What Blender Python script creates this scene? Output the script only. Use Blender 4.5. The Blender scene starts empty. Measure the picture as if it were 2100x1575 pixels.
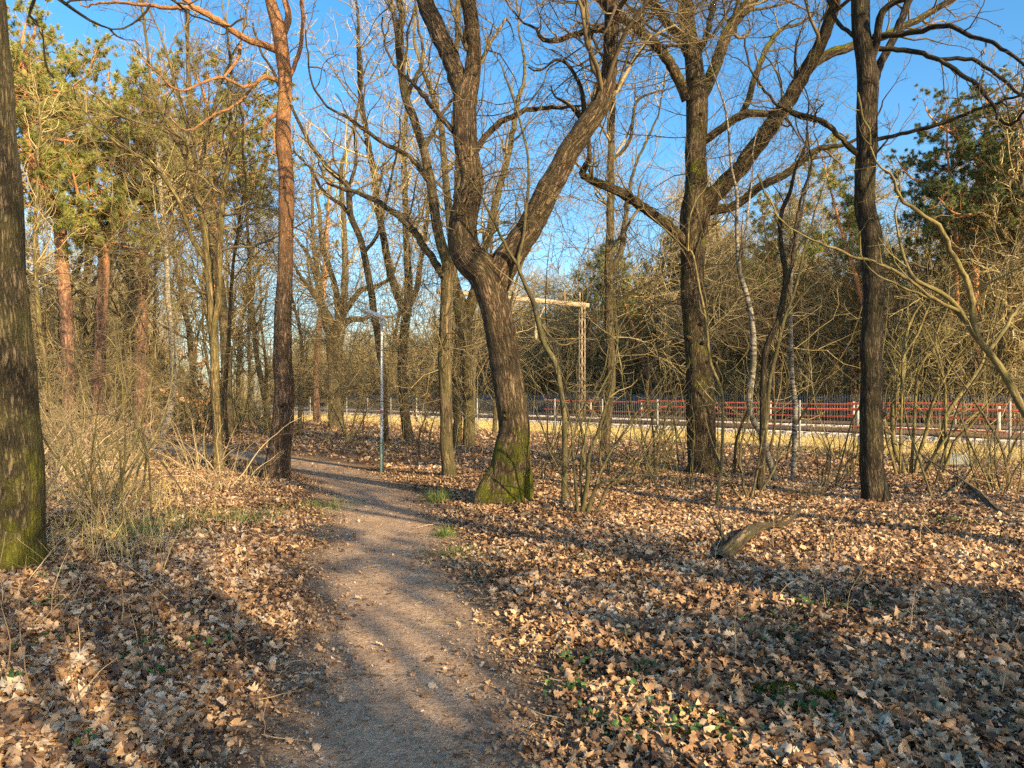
import bpy, math, random
import numpy as np
from mathutils import Vector

# ------------------------------------------------------------------ camera, sky, sun, exposure
SC = bpy.context.scene
COL = SC.collection
EYE = 1.65
FPX = 1578.0                       # focal length in photograph pixels (2100 wide)
HOR = 810.0                        # row of the horizon
cam_d = bpy.data.cameras.new("camera")
cam_d.sensor_width = 36.0
cam_d.lens = 36.0 * FPX / 2100.0
cam_d.shift_y = (HOR - 787.5) / 2100.0
cam_d.clip_start = 0.05
cam_d.clip_end = 3000.0
cam = bpy.data.objects.new("camera", cam_d)
COL.objects.link(cam)
cam.location = (0, 0, EYE)
cam.rotation_euler = (math.radians(90), 0, 0)
SC.camera = cam

SUN_AZ = math.atan2(0.64, -0.77)   # clockwise from +Y : behind the camera, to the right
SUN_EL = math.radians(23)
world = bpy.data.worlds.new("World")
SC.world = world
world.use_nodes = True
wn = world.node_tree
bg = wn.nodes["Background"]
sky = wn.nodes.new("ShaderNodeTexSky")
sky.sky_type = 'NISHITA'
sky.sun_disc = False
sky.sun_elevation = SUN_EL
sky.sun_rotation = SUN_AZ
sky.altitude = 0
sky.air_density = 1.0
sky.dust_density = 1.6
sky.ozone_density = 2.2
hsv = wn.nodes.new("ShaderNodeHueSaturation")
hsv.inputs["Hue"].default_value = 0.495
hsv.inputs["Saturation"].default_value = 1.33
wn.links.new(sky.outputs[0], hsv.inputs["Color"])
wn.links.new(hsv.outputs[0], bg.inputs[0])
bg.inputs[1].default_value = 0.12
sun_d = bpy.data.lights.new("sun", 'SUN')
sun_d.energy = 5.0
sun_d.angle = math.radians(0.5)
sun_d.color = (1.0, 0.77, 0.47)
sun = bpy.data.objects.new("sun", sun_d)
COL.objects.link(sun)
to_sun = Vector((math.sin(SUN_AZ) * math.cos(SUN_EL), math.cos(SUN_AZ) * math.cos(SUN_EL), math.sin(SUN_EL)))
sun.rotation_euler = to_sun.to_track_quat('Z', 'Y').to_euler()
sun.location = to_sun * 60
SC.view_settings.view_transform = 'Standard'
SC.view_settings.look = 'None'
SC.view_settings.exposure = 1.3
SC.view_settings.gamma = 1.0
SC.render.engine = 'CYCLES'
SC.cycles.max_bounces = 5
SC.cycles.diffuse_bounces = 4
SC.cycles.glossy_bounces = 1
SC.cycles.transmission_bounces = 2
SC.cycles.use_denoising = False
SC.cycles.sample_clamp_indirect = 4.0
SC.render.film_transparent = False

# ------------------------------------------------------------------ helpers
RNG = np.random.default_rng(7)


def nrm(v):
    return v / np.maximum(np.linalg.norm(v, axis=-1, keepdims=True), 1e-9)


def px(x, y, d):
    return np.array([(x - 1050.0) / FPX * d, d, EYE + (HOR - y) / FPX * d])


def ground_d(y):
    return EYE * FPX / (y - HOR)


# path centre line: x, y, width
PATH = np.array([(0.3, -9, 1.5), (0.1, -4, 1.4), (-.1, 0, 1.3), (-.33, 2.0, 1.25), (-.44, 3.4, 1.25), (-.61, 4.41, 1.3),
                 (-1.06, 6.68, 1.38), (-1.51, 8.98, 1.45), (-1.86, 10.85, 1.55), (-2.75, 13.7, 1.6),
                 (-3.85, 16.4, 1.65), (-5.5, 19.0, 1.7), (-7.4, 21.1, 1.8), (-9.6, 22.9, 1.8), (-13, 25.2, 1.8), (-18, 28, 1.8), (-26, 31, 1.8)])


def catmull(pts, per):
    pts = np.asarray(pts, float)
    P = np.vstack([2 * pts[0] - pts[1], pts, 2 * pts[-1] - pts[-2]])
    out = []
    for i in range(1, len(P) - 2):
        t = np.linspace(0, 1, per, endpoint=False)[:, None]
        a, b, c, d = P[i - 1], P[i], P[i + 1], P[i + 2]
        out.append(0.5 * ((2 * b) + (-a + c) * t + (2 * a - 5 * b + 4 * c - d) * t ** 2 + (-a + 3 * b - 3 * c + d) * t ** 3))
    out.append(pts[-1][None])
    return np.vstack(out)


PC = catmull(PATH, 8)


def path_dist(x, y):
    """distance to the path's edge: negative on the path"""
    x = np.atleast_1d(np.asarray(x, float)); y = np.atleast_1d(np.asarray(y, float))
    out = np.empty(len(x))
    for i in range(0, len(x), 20000):
        dx = x[i:i + 20000, None] - PC[None, :, 0]
        dy = y[i:i + 20000, None] - PC[None, :, 1]
        dd = np.sqrt(dx * dx + dy * dy) - PC[None, :, 2] / 2
        out[i:i + 20000] = dd.min(1)
    return out


# the mesh fence: start point, direction along, normal away from the wood
F0 = np.array([8.45, 22.6]); FD = np.array([-.61, .792]); FN = np.array([.792, .61])


def fence_sd(x, y):
    """how far beyond the fence line (positive: railway side)"""
    return (np.asarray(x) - F0[0]) * FN[0] + (np.asarray(y) - F0[1]) * FN[1]


def sstep(a, b, v):
    t = np.clip((v - a) / (b - a), 0, 1)
    return t * t * (3 - 2 * t)


def ground_z(x, y):
    x = np.atleast_1d(np.asarray(x, float)); y = np.atleast_1d(np.asarray(y, float))
    n = (np.sin(x * .55 + 1.3) * np.sin(y * .48 + .4) + .55 * np.sin(x * 1.25 + y * .7) + .4 * np.sin(y * 1.6 - x * .6 + 2) + .3 * np.sin(x * 2.9 + 1) * np.sin(y * 2.5)) * .036
    pd = path_dist(x, y)
    k = sstep(-.1, 1.6, pd)
    rail = 1 - sstep(-1, 1.5, fence_sd(x, y))
    return (n + .06) * k * rail


def at(xpx, ypx):
    """ground point seen at this pixel of the photograph"""
    d = ground_d(ypx)
    x = (xpx - 1050.0) / FPX * d
    return np.array([x, d, float(ground_z(x, d)[0])])


class MB:
    """collects quads and builds ONE mesh object"""

    def __init__(s):
        s.v = []; s.f = []; s.bk = []; s.rn = []; s.n = 0

    def add(s, v, f, bk=None, rn=None):
        v = np.asarray(v, np.float32).reshape(-1, 3)
        f = np.asarray(f, np.int64).reshape(-1, 4)
        s.v.append(v); s.f.append(f + s.n); s.n += len(v)
        s.bk.append(v if bk is None else np.asarray(bk, np.float32).reshape(-1, 3))
        s.rn.append(np.zeros(len(v), np.float32) if rn is None else np.asarray(rn, np.float32).ravel())
        return s

    def tubes(s, P, R, k=5, flare=None, rn=None, rough=0.0):
        """P (n,m,3) polylines, R (n,m) radii"""
        P = np.asarray(P, float); R = np.asarray(R, float)
        if P.ndim == 2:
            P = P[None]; R = R[None]
        n, m = R.shape
        if n == 0:
            return s
        T = np.gradient(P, axis=1)
        T = nrm(T)
        mx = np.abs(T).max(1)
        ref = np.eye(3)[mx.argmin(1)][:, None, :]
        U = nrm(np.cross(T, ref)); V = np.cross(T, U)
        th = np.arange(k) * 2 * np.pi / k
        c, si = np.cos(th), np.sin(th)
        S = np.concatenate([np.zeros((n, 1)), np.cumsum(np.linalg.norm(np.diff(P, axis=1), axis=2), 1)], 1)
        RR = np.repeat(R[:, :, None], k, 2)
        if flare:
            amp, h, lobes, ph = flare
            RR = RR * (1 + amp * np.exp(-S / h)[:, :, None] * (1 + .55 * np.cos(lobes * th + ph) + .3 * np.cos(2 * th + ph * 2)))
        if rough:
            a = RNG.uniform(0, 6.28, 6)
            nz = np.sin(3 * th[None, None] + S[:, :, None] * 2.1 + a[0]) + np.sin(2 * th[None, None] - S[:, :, None] * 3.3 + a[1]) + .8 * np.sin(5 * th[None, None] + S[:, :, None] * 1.3 + a[2]) + .7 * np.sin(th[None, None] + S[:, :, None] * 6.1 + a[3])
            RR = RR * (1 + rough * nz)
        vv = P[:, :, None, :] + RR[..., None] * (U[:, :, None, :] * c[None, None, :, None] + V[:, :, None, :] * si[None, None, :, None])
        off = RNG.uniform(0, 20, (n, 1, 1))
        rb = np.repeat(R.max(1)[:, None, None], m, 1) * np.ones((1, 1, k)) * .5 + RR * .5
        bk = np.stack([rb * c + off, rb * si, np.repeat(S[:, :, None], k, 2) + off * 3], -1)
        idx = np.arange(n * m * k).reshape(n, m, k)
        a = idx[:, :-1]; b = idx[:, 1:]
        f = np.stack([a, np.roll(a, -1, 2), np.roll(b, -1, 2), b], -1)
        if rn is None:
            rn = RNG.random(n)
        s.add(vv.reshape(-1, 3), f.reshape(-1, 4), bk.reshape(-1, 3), np.repeat(rn, m * k))
        return s

    def box(s, c, size, rot=None):
        x, y, z = [q / 2 for q in size]
        v = np.array([(-x, -y, -z), (x, -y, -z), (x, y, -z), (-x, y, -z), (-x, -y, z), (x, -y, z), (x, y, z), (-x, y, z)], float)
        if rot is not None:
            v = v @ np.asarray(rot).T
        f = [(0, 3, 2, 1), (4, 5, 6, 7), (0, 1, 5, 4), (1, 2, 6, 5), (2, 3, 7, 6), (3, 0, 4, 7)]
        return s.add(v + np.asarray(c), f)

    def build(s, name, mat, parent=None, smooth=True, origin=None):
        v = np.concatenate(s.v); f = np.concatenate(s.f)
        bk = np.concatenate(s.bk); rn = np.concatenate(s.rn)
        if origin is not None:
            v = v - np.asarray(origin, np.float32)
        me = bpy.data.meshes.new(name)
        me.vertices.add(len(v)); me.vertices.foreach_set("co", v.astype(np.float32).ravel())
        me.loops.add(len(f) * 4); me.loops.foreach_set("vertex_index", f.astype(np.int32).ravel())
        me.polygons.add(len(f)); me.polygons.foreach_set("loop_start", np.arange(len(f), dtype=np.int32) * 4)
        if smooth:
            me.polygons.foreach_set("use_smooth", np.ones(len(f), bool))
        me.update(calc_edges=True)
        a = me.attributes.new("bk", 'FLOAT_VECTOR', 'POINT'); a.data.foreach_set("vector", bk.astype(np.float32).ravel())
        a = me.attributes.new("rn", 'FLOAT', 'POINT'); a.data.foreach_set("value", rn.astype(np.float32))
        me.materials.append(mat)
        o = bpy.data.objects.new(name, me)
        COL.objects.link(o)
        if parent is not None:
            o.parent = parent
        elif origin is not None:
            o.location = Vector([float(q) for q in origin])
        return o


def tag(o, label, cat, group=None):
    o["label"] = label; o["category"] = cat
    if group:
        o["group"] = group
    return o


def thing(name, label, cat, loc, group=None, rotz=0.0):
    o = bpy.data.objects.new(name, None)
    o.empty_display_size = .3
    COL.objects.link(o)
    o.location = [float(q) for q in loc]
    o.rotation_euler = (0, 0, rotz)
    return tag(o, label, cat, group)


def dup(root, loc, rotz, scale, label=None, group=None):
    r = root.copy(); COL.objects.link(r)
    r.location = [float(q) for q in loc]; r.rotation_euler = (r.rotation_euler[0], r.rotation_euler[1], rotz); r.scale = scale if hasattr(scale, '__len__') else (scale,) * 3
    if label:
        r["label"] = label
    if group:
        r["group"] = group
    for ch in list(root.children):
        c = ch.copy(); COL.objects.link(c); c.parent = r
        for g in list(ch.children):
            q = g.copy(); COL.objects.link(q); q.parent = c
    return r


# ------------------------------------------------------------------ materials
def new_mat(name):
    m = bpy.data.materials.new(name); m.use_nodes = True
    nt = m.node_tree
    b = nt.nodes["Principled BSDF"]
    b.inputs["Roughness"].default_value = .85
    b.inputs["Specular IOR Level"].default_value = .2
    return m, nt, b


def node(nt, typ, **kw):
    n = nt.nodes.new(typ)
    for k, v in kw.items():
        setattr(n, k, v)
    return n


def ramp(nt, src, stops):
    r = node(nt, "ShaderNodeValToRGB")
    e = r.color_ramp.elements
    while len(e) < len(stops):
        e.new(.5)
    for i, (p, c) in enumerate(stops):
        e[i].position = p
        e[i].color = (c, c, c, 1) if isinstance(c, (int, float)) else (*c, 1)
    nt.links.new(src, r.inputs[0])
    return r


def mixc(nt, fac, a, b, mode='MIX'):
    m = node(nt, "ShaderNodeMix", data_type='RGBA', blend_type=mode)
    for val, sock in ((fac, m.inputs[0]), (a, m.inputs[6]), (b, m.inputs[7])):
        if isinstance(val, (int, float)):
            sock.default_value = val
        elif isinstance(val, tuple):
            sock.default_value = (*val, 1)
        else:
            nt.links.new(val, sock)
    return m.outputs[2]


def math_n(nt, op, a, b=0.0, clamp=False):
    m = node(nt, "ShaderNodeMath", operation=op, use_clamp=clamp)
    for v, s in ((a, m.inputs[0]), (b, m.inputs[1])):
        if isinstance(v, (int, float)):
            s.default_value = v
        else:
            nt.links.new(v, s)
    return m.outputs[0]


def noise(nt, vec, scale, detail=3, rough=.55):
    n = node(nt, "ShaderNodeTexNoise")
    n.inputs["Scale"].default_value = scale; n.inputs["Detail"].default_value = detail; n.inputs["Roughness"].default_value = rough
    if vec is not None:
        nt.links.new(vec, n.inputs["Vector"])
    return n


def attr(nt, name):
    return node(nt, "ShaderNodeAttribute", attribute_name=name)


def bark_mat(name, ridge, furrow, algae=(.09, .09, .028), algae_amt=.35, freq=16, stretch=.2, moss=0.0, moss_col=(.13, .16, .012), upper=None, bump=.9, limb_moss=0.0, mossfade=.5):
    m, nt, b = new_mat(name)
    L = nt.links
    bk = attr(nt, "bk").outputs["Vector"]
    mp = node(nt, "ShaderNodeMapping"); L.new(bk, mp.inputs[0])
    mp.inputs["Scale"].default_value = (freq, freq, freq * stretch)
    wob = noise(nt, mp.outputs[0], .8, 3)
    sub = node(nt, "ShaderNodeVectorMath", operation='MULTIPLY_ADD')
    L.new(wob.outputs["Color"], sub.inputs[0]); sub.inputs[1].default_value = (1.3, 1.3, 1.3); L.new(mp.outputs[0], sub.inputs[2])
    vo = node(nt, "ShaderNodeTexVoronoi", feature='DISTANCE_TO_EDGE'); vo.inputs["Scale"].default_value = 1
    L.new(sub.outputs[0], vo.inputs["Vector"])
    fine = noise(nt, mp.outputs[0], 3.5, 4, .7)
    mp2 = node(nt, "ShaderNodeMapping"); L.new(bk, mp2.inputs[0])
    mp2.inputs["Scale"].default_value = (freq * .8, freq * .8, freq * stretch * .55)
    rn_ = noise(nt, mp2.outputs[0], 1.0, 5, .62); rn_.inputs["Distortion"].default_value = .35
    fur = math_n(nt, 'MULTIPLY', math_n(nt, 'ABSOLUTE', math_n(nt, 'SUBTRACT', rn_.outputs[0], .5)), 7.0, True)
    cel = ramp(nt, vo.outputs["Distance"], [(.0, .25), (.12, .7), (.35, 1.0)])
    crack = ramp(nt, math_n(nt, 'MULTIPLY', fur, cel.outputs[0]), [(.0, 0.0), (.18, .3), (.5, .85), (.9, 1.0)])
    big = noise(nt, bk, 2.2, 3)
    col = mixc(nt, crack.outputs[0], furrow, ridge)
    fr = ramp(nt, fine.outputs[0], [(.3, .45), (.7, 1.45)])
    col = mixc(nt, 1.0, col, fr.outputs[0], 'MULTIPLY')
    if upper:
        uc, z0, z1 = upper
        tc = node(nt, "ShaderNodeTexCoord"); sx = node(nt, "ShaderNodeSeparateXYZ"); L.new(tc.outputs["Object"], sx.inputs[0])
        mr = node(nt, "ShaderNodeMapRange"); L.new(sx.outputs[2], mr.inputs[0]); mr.inputs[1].default_value = z0; mr.inputs[2].default_value = z1
        u2 = mixc(nt, fr.outputs[0], tuple(q * .55 for q in uc), uc)
        col = mixc(nt, mr.outputs[0], col, u2)
    ag = ramp(nt, big.outputs[0], [(.42, 0.0), (.68, 1.0)])
    col = mixc(nt, math_n(nt, 'MULTIPLY', ag.outputs[0], algae_amt), col, algae)
    h = math_n(nt, 'ADD', math_n(nt, 'MULTIPLY', crack.outputs[0], .8), math_n(nt, 'MULTIPLY', fine.outputs[0], .45))
    if moss or limb_moss:
        tc = node(nt, "ShaderNodeTexCoord"); sx = node(nt, "ShaderNodeSeparateXYZ"); L.new(tc.outputs["Object"], sx.inputs[0])
        mn = noise(nt, tc.outputs["Object"], 2.6, 5, .65)
        if moss:
            mr = node(nt, "ShaderNodeMapRange"); L.new(sx.outputs[2], mr.inputs[0])
            mr.inputs[1].default_value = moss; mr.inputs[2].default_value = moss * mossfade; mr.inputs[3].default_value = -.65; mr.inputs[4].default_value = .22
            mk = math_n(nt, 'ADD', math_n(nt, 'SUBTRACT', math_n(nt, 'MULTIPLY', mn.outputs[0], 2.6), .8), mr.outputs[0])
            mk = math_n(nt, 'MULTIPLY', ramp(nt, mk, [(.45, 0.0), (.8, 1.0)]).outputs[0], ramp(nt, crack.outputs[0], [(0, .5), (.4, .95)]).outputs[0])
        else:
            ge = node(nt, "ShaderNodeNewGeometry"); s2 = node(nt, "ShaderNodeSeparateXYZ"); L.new(ge.outputs["Normal"], s2.inputs[0])
            mk = math_n(nt, 'ADD', mn.outputs[0], math_n(nt, 'MULTIPLY', s2.outputs[2], .22))
            mk = ramp(nt, mk, [(.66 - limb_moss, 0.0), (.74 - limb_moss, 1.0)]).outputs[0]
        fuzz = noise(nt, tc.outputs["Object"], 70, 3, .8)
        fz = ramp(nt, math_n(nt, 'ADD', math_n(nt, 'MULTIPLY', fuzz.outputs[0], .5), math_n(nt, 'MULTIPLY', mn.outputs[0], .5)), [(.38, .25), (.62, 1.6)])
        mc = mixc(nt, 1.0, moss_col, fz.outputs[0], 'MULTIPLY')
        col = mixc(nt, mk, col, mc)
        h = math_n(nt, 'ADD', h, math_n(nt, 'MULTIPLY', math_n(nt, 'MULTIPLY', fuzz.outputs[0], mk), .9))
    L.new(col, b.inputs["Base Color"])
    bp = node(nt, "ShaderNodeBump"); bp.inputs["Strength"].default_value = bump; bp.inputs["Distance"].default_value = .045
    L.new(h, bp.inputs["Height"]); L.new(bp.outputs[0], b.inputs["Normal"])
    return m


def birch_mat():
    m, nt, b = new_mat("birch_bark"); L = nt.links
    bk = attr(nt, "bk").outputs["Vector"]
    mp = node(nt, "ShaderNodeMapping"); L.new(bk, mp.inputs[0]); mp.inputs["Scale"].default_value = (7, 7, 26)
    n1 = noise(nt, mp.outputs[0], 1, 4, .65)
    n2 = noise(nt, bk, 5, 4, .7)
    col = ramp(nt, n1.outputs[0], [(.36, (.05, .04, .03)), (.47, (.17, .145, .1)), (.58, (.38, .34, .25))]).outputs[0]
    dk = ramp(nt, n2.outputs[0], [(.5, 0.0), (.62, .85)])
    col = mixc(nt, dk.outputs[0], col, (.13, .11, .06))
    L.new(col, b.inputs["Base Color"])
    bp = node(nt, "ShaderNodeBump"); bp.inputs["Strength"].default_value = .5; bp.inputs["Distance"].default_value = .01
    L.new(n1.outputs[0], bp.inputs["Height"]); L.new(bp.outputs[0], b.inputs["Normal"])
    return m


def rnd_mat(name, stops, rough=.8, trans=0.0, nscale=None, spec=.2):
    """colour runs along the per-piece random attribute"""
    m, nt, b = new_mat(name); L = nt.links
    r = ramp(nt, attr(nt, "rn").outputs["Fac"], stops)
    col = r.outputs[0]
    if nscale:
        tc = node(nt, "ShaderNodeTexCoord")
        n = noise(nt, tc.outputs["Object"], nscale, 3)
        col = mixc(nt, 1.0, col, ramp(nt, n.outputs[0], [(.25, .6), (.75, 1.4)]).outputs[0], 'MULTIPLY')
    L.new(col, b.inputs["Base Color"])
    b.inputs["Roughness"].default_value = rough
    b.inputs["Specular IOR Level"].default_value = spec
    if trans:
        out = nt.nodes["Material Output"]
        t = node(nt, "ShaderNodeBsdfTranslucent"); L.new(col, t.inputs[0])
        mx = node(nt, "ShaderNodeMixShader"); mx.inputs[0].default_value = trans
        L.new(b.outputs[0], mx.inputs[1]); L.new(t.outputs[0], mx.inputs[2]); L.new(mx.outputs[0], out.inputs[0])
    return m


def plain_mat(name, col, rough=.5, metal=0.0, var=.25, scale=9):
    m, nt, b = new_mat(name); L = nt.links
    tc = node(nt, "ShaderNodeTexCoord")
    n = noise(nt, tc.outputs["Object"], scale, 5, .65)
    c = mixc(nt, 1.0, col, ramp(nt, n.outputs[0], [(.3, 1 - var), (.7, 1 + var)]).outputs[0], 'MULTIPLY')
    L.new(c, b.inputs["Base Color"]); b.inputs["Roughness"].default_value = rough; b.inputs["Metallic"].default_value = metal
    bp = node(nt, "ShaderNodeBump"); bp.inputs["Strength"].default_value = .15; bp.inputs["Distance"].default_value = .005
    L.new(n.outputs[0], bp.inputs["Height"]); L.new(bp.outputs[0], b.inputs["Normal"])
    return m


M = {}
M['oak_mossy'] = bark_mat("oak_bark_mossy", (.27, .185, .105), (.026, .019, .012), moss=2.0, mossfade=.35, algae_amt=.25, freq=25, stretch=.27, moss_col=(.125, .135, .01))
M['oak'] = bark_mat("oak_bark", (.255, .18, .1), (.028, .021, .013), limb_moss=.07, algae_amt=.4, freq=25, stretch=.27, moss_col=(.13, .135, .012))
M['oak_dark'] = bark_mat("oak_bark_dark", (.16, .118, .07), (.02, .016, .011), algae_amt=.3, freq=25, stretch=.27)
M['oak_left'] = bark_mat("oak_bark_green", (.2, .15, .085), (.03, .025, .014), moss=2.6, mossfade=.1, algae_amt=.6, algae=(.12, .115, .03), freq=24, stretch=.3, moss_col=(.12, .12, .012))
M['trunk_olive'] = bark_mat("olive_bark", (.3, .225, .1), (.06, .046, .022), algae=(.15, .135, .04), algae_amt=.6, freq=18, stretch=.2, bump=.6)
M['trunk_brown'] = bark_mat("brown_bark", (.22, .16, .085), (.035, .028, .017), algae=(.11, .105, .03), algae_amt=.5, freq=18, stretch=.2, bump=.6)
M['pine'] = bark_mat("pine_bark", (.27, .18, .115), (.04, .03, .02), algae_amt=.1, freq=20, stretch=.35, upper=((.5, .25, .11), 3.6, 7.4))
M['pine_far'] = bark_mat("pine_bark_red", (.36, .19, .12), (.08, .05, .035), algae_amt=.05, freq=10, stretch=.35, upper=((.5, .24, .1), 4.5, 8.5), bump=.6)
M['birch'] = birch_mat()
M['hazel'] = bark_mat("hazel_bark", (.25, .2, .085), (.13, .105, .045), algae=(.17, .155, .04), algae_amt=.5, freq=9, stretch=.5, bump=.25)
M['sapling'] = bark_mat("sapling_bark", (.16, .135, .062), (.07, .058, .03), algae=(.12, .12, .03), algae_amt=.5, freq=9, stretch=.5, bump=.25)
M['twig_dark'] = rnd_mat("twigs_brown", [(0, (.085, .062, .036)), (.6, (.17, .13, .065)), (1, (.28, .22, .1))])
M['twig_olive'] = rnd_mat("twigs_olive", [(0, (.17, .13, .065)), (.5, (.34, .265, .12)), (1, (.48, .385, .18))])
M['twig_hazel'] = rnd_mat("twigs_hazel", [(0, (.17, .14, .055)), (1, (.33, .28, .11))])
M['straw'] = rnd_mat("dry_stems", [(0, (.2, .135, .075)), (.5, (.36, .26, .145)), (.85, (.48, .37, .22)), (1, (.3, .26, .11))])
M['dry_grass'] = rnd_mat("dry_grass_blades", [(0, (.5, .37, .15)), (.6, (.68, .53, .23)), (.9, (.6, .5, .19)), (1, (.28, .3, .08))], trans=.25)
M['needles'] = rnd_mat("pine_needles", [(0, (.12, .15, .035)), (.5, (.27, .28, .07)), (1, (.42, .4, .12))], trans=.2, rough=.6)
M['needles_dark'] = rnd_mat("pine_needles_dark", [(0, (.07, .1, .035)), (.6, (.17, .2, .065)), (1, (.3, .3, .1))], trans=.2, rough=.6)
M['leaf'] = rnd_mat("fallen_oak_leaves", [(0, (.075, .045, .028)), (.2, (.2, .115, .06)), (.45, (.38, .22, .105)), (.68, (.5, .315, .16)), (.88, (.57, .405, .235)), (1, (.58, .46, .32))], trans=.12, nscale=40, rough=.65, spec=.35)
M['crumb'] = rnd_mat("leaf_crumbs", [(0, (.13, .08, .045)), (.5, (.3, .2, .115)), (.9, (.44, .32, .2)), (1, (.55, .46, .36))], rough=.8)
M['withered'] = rnd_mat("withered_leaves", [(0, (.2, .1, .045)), (.6, (.42, .24, .1)), (1, (.52, .33, .15))], trans=.3)
M['green_leaf'] = rnd_mat("green_leaves", [(0, (.03, .075, .025)), (.6, (.07, .15, .035)), (1, (.13, .22, .04))], trans=.25, rough=.45, spec=.4)
M['green_grass'] = rnd_mat("green_grass_blades", [(0, (.06, .12, .03)), (.6, (.14, .21, .05)), (1, (.32, .31, .1))], trans=.25)
M['moss'] = rnd_mat("moss_tufts", [(0, (.035, .05, .008)), (.7, (.1, .125, .014)), (1, (.17, .18, .03))])
M['galv'] = plain_mat("galvanised_steel", (.6, .64, .62), .5, .0)
M['lamp_green'] = plain_mat("green_lower_post", (.16, .24, .2), .5, .1)
M['lamp_head'] = plain_mat("grey_lamp_housing", (.66, .67, .64), .4, .0, .12)
M['lens'] = plain_mat("lamp_diffuser", (.72, .72, .68), .25, 0, .05)
M['red_tape'] = plain_mat("red_band", (.6, .05, .04), .5)
M['white_tape'] = plain_mat("white_band", (.8, .8, .78), .5, 0, .08)
M['red_rail'] = plain_mat("red_barrier_rail", (.82, .12, .055), .5, 0, .15)
M['post_white'] = plain_mat("pale_barrier_post", (.38, .35, .29), .6, 0, .15)
M['fence_post'] = plain_mat("pale_fence_post", (.3, .3, .26), .6, 0, .2)
M['wire'] = plain_mat("fence_wire", (.3, .3, .27), .5, .2)
M['palisade'] = plain_mat("grey_palisade_steel", (.19, .18, .155), .5, .2)
M['portal'] = plain_mat("weathered_portal_steel", (.4, .31, .2), .6, 0, .25)
M['rail'] = plain_mat("rusty_rail", (.2, .13, .09), .5, .4)
M['sleeper'] = plain_mat("concrete_sleeper", (.36, .34, .3), .85, 0, .2)
M['concrete'] = plain_mat("pale_concrete", (.34, .36, .31), .9, 0, .25)
M['blue'] = plain_mat("blue_plastic", (.05, .18, .5), .5)
M['stone'] = rnd_mat("ballast_stones", [(0, (.16, .14, .12)), (.6, (.38, .33, .27)), (1, (.55, .5, .42))])
M['stump'] = bark_mat("stump_wood", (.23, .17, .1), (.06, .045, .028), algae=(.1, .11, .03), algae_amt=.4, freq=20, stretch=.15)
M['deadwood'] = bark_mat("dead_branch_bark", (.24, .19, .12), (.09, .07, .045), algae_amt=.2, freq=14, stretch=.2, bump=.5)


def ground_mat():
    m, nt, b = new_mat("leaf_strewn_soil"); L = nt.links
    tc = node(nt, "ShaderNodeTexCoord"); P = tc.outputs["Object"]
    cols = None
    hh = None
    for i, sc in enumerate((16, 25)):
        v = node(nt, "ShaderNodeTexVoronoi"); v.inputs["Scale"].default_value = sc
        wob = noise(nt, P, 9 + i * 7, 3)
        ad = node(nt, "ShaderNodeVectorMath", operation='MULTIPLY_ADD'); L.new(wob.outputs["Color"], ad.inputs[0]); ad.inputs[1].default_value = (.09, .09, .09); L.new(P, ad.inputs[2])
        L.new(ad.outputs[0], v.inputs["Vector"])
        sp = node(nt, "ShaderNodeSeparateColor"); L.new(v.outputs["Color"], sp.inputs[0])
        c = ramp(nt, sp.outputs[0], [(0, (.035, .024, .016)), (.3, (.11, .065, .035)), (.6, (.22, .135, .075)), (.85, (.32, .215, .12)), (1, (.45, .36, .26))]).outputs[0]
        cols = c if cols is None else mixc(nt, .5, cols, c)
        hh = sp.outputs[1] if hh is None else math_n(nt, 'ADD', hh, sp.outputs[1])
    soil = noise(nt, P, .9, 4)
    cols = mixc(nt, ramp(nt, soil.outputs[0], [(.55, 0.0), (.75, .5)]).outputs[0], cols, (.06, .045, .03))
    L.new(cols, b.inputs["Base Color"]); b.inputs["Roughness"].default_value = .95
    bp = node(nt, "ShaderNodeBump"); bp.inputs["Strength"].default_value = .8; bp.inputs["Distance"].default_value = .04
    L.new(hh, bp.inputs["Height"]); L.new(bp.outputs[0], b.inputs["Normal"])
    return m


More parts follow.
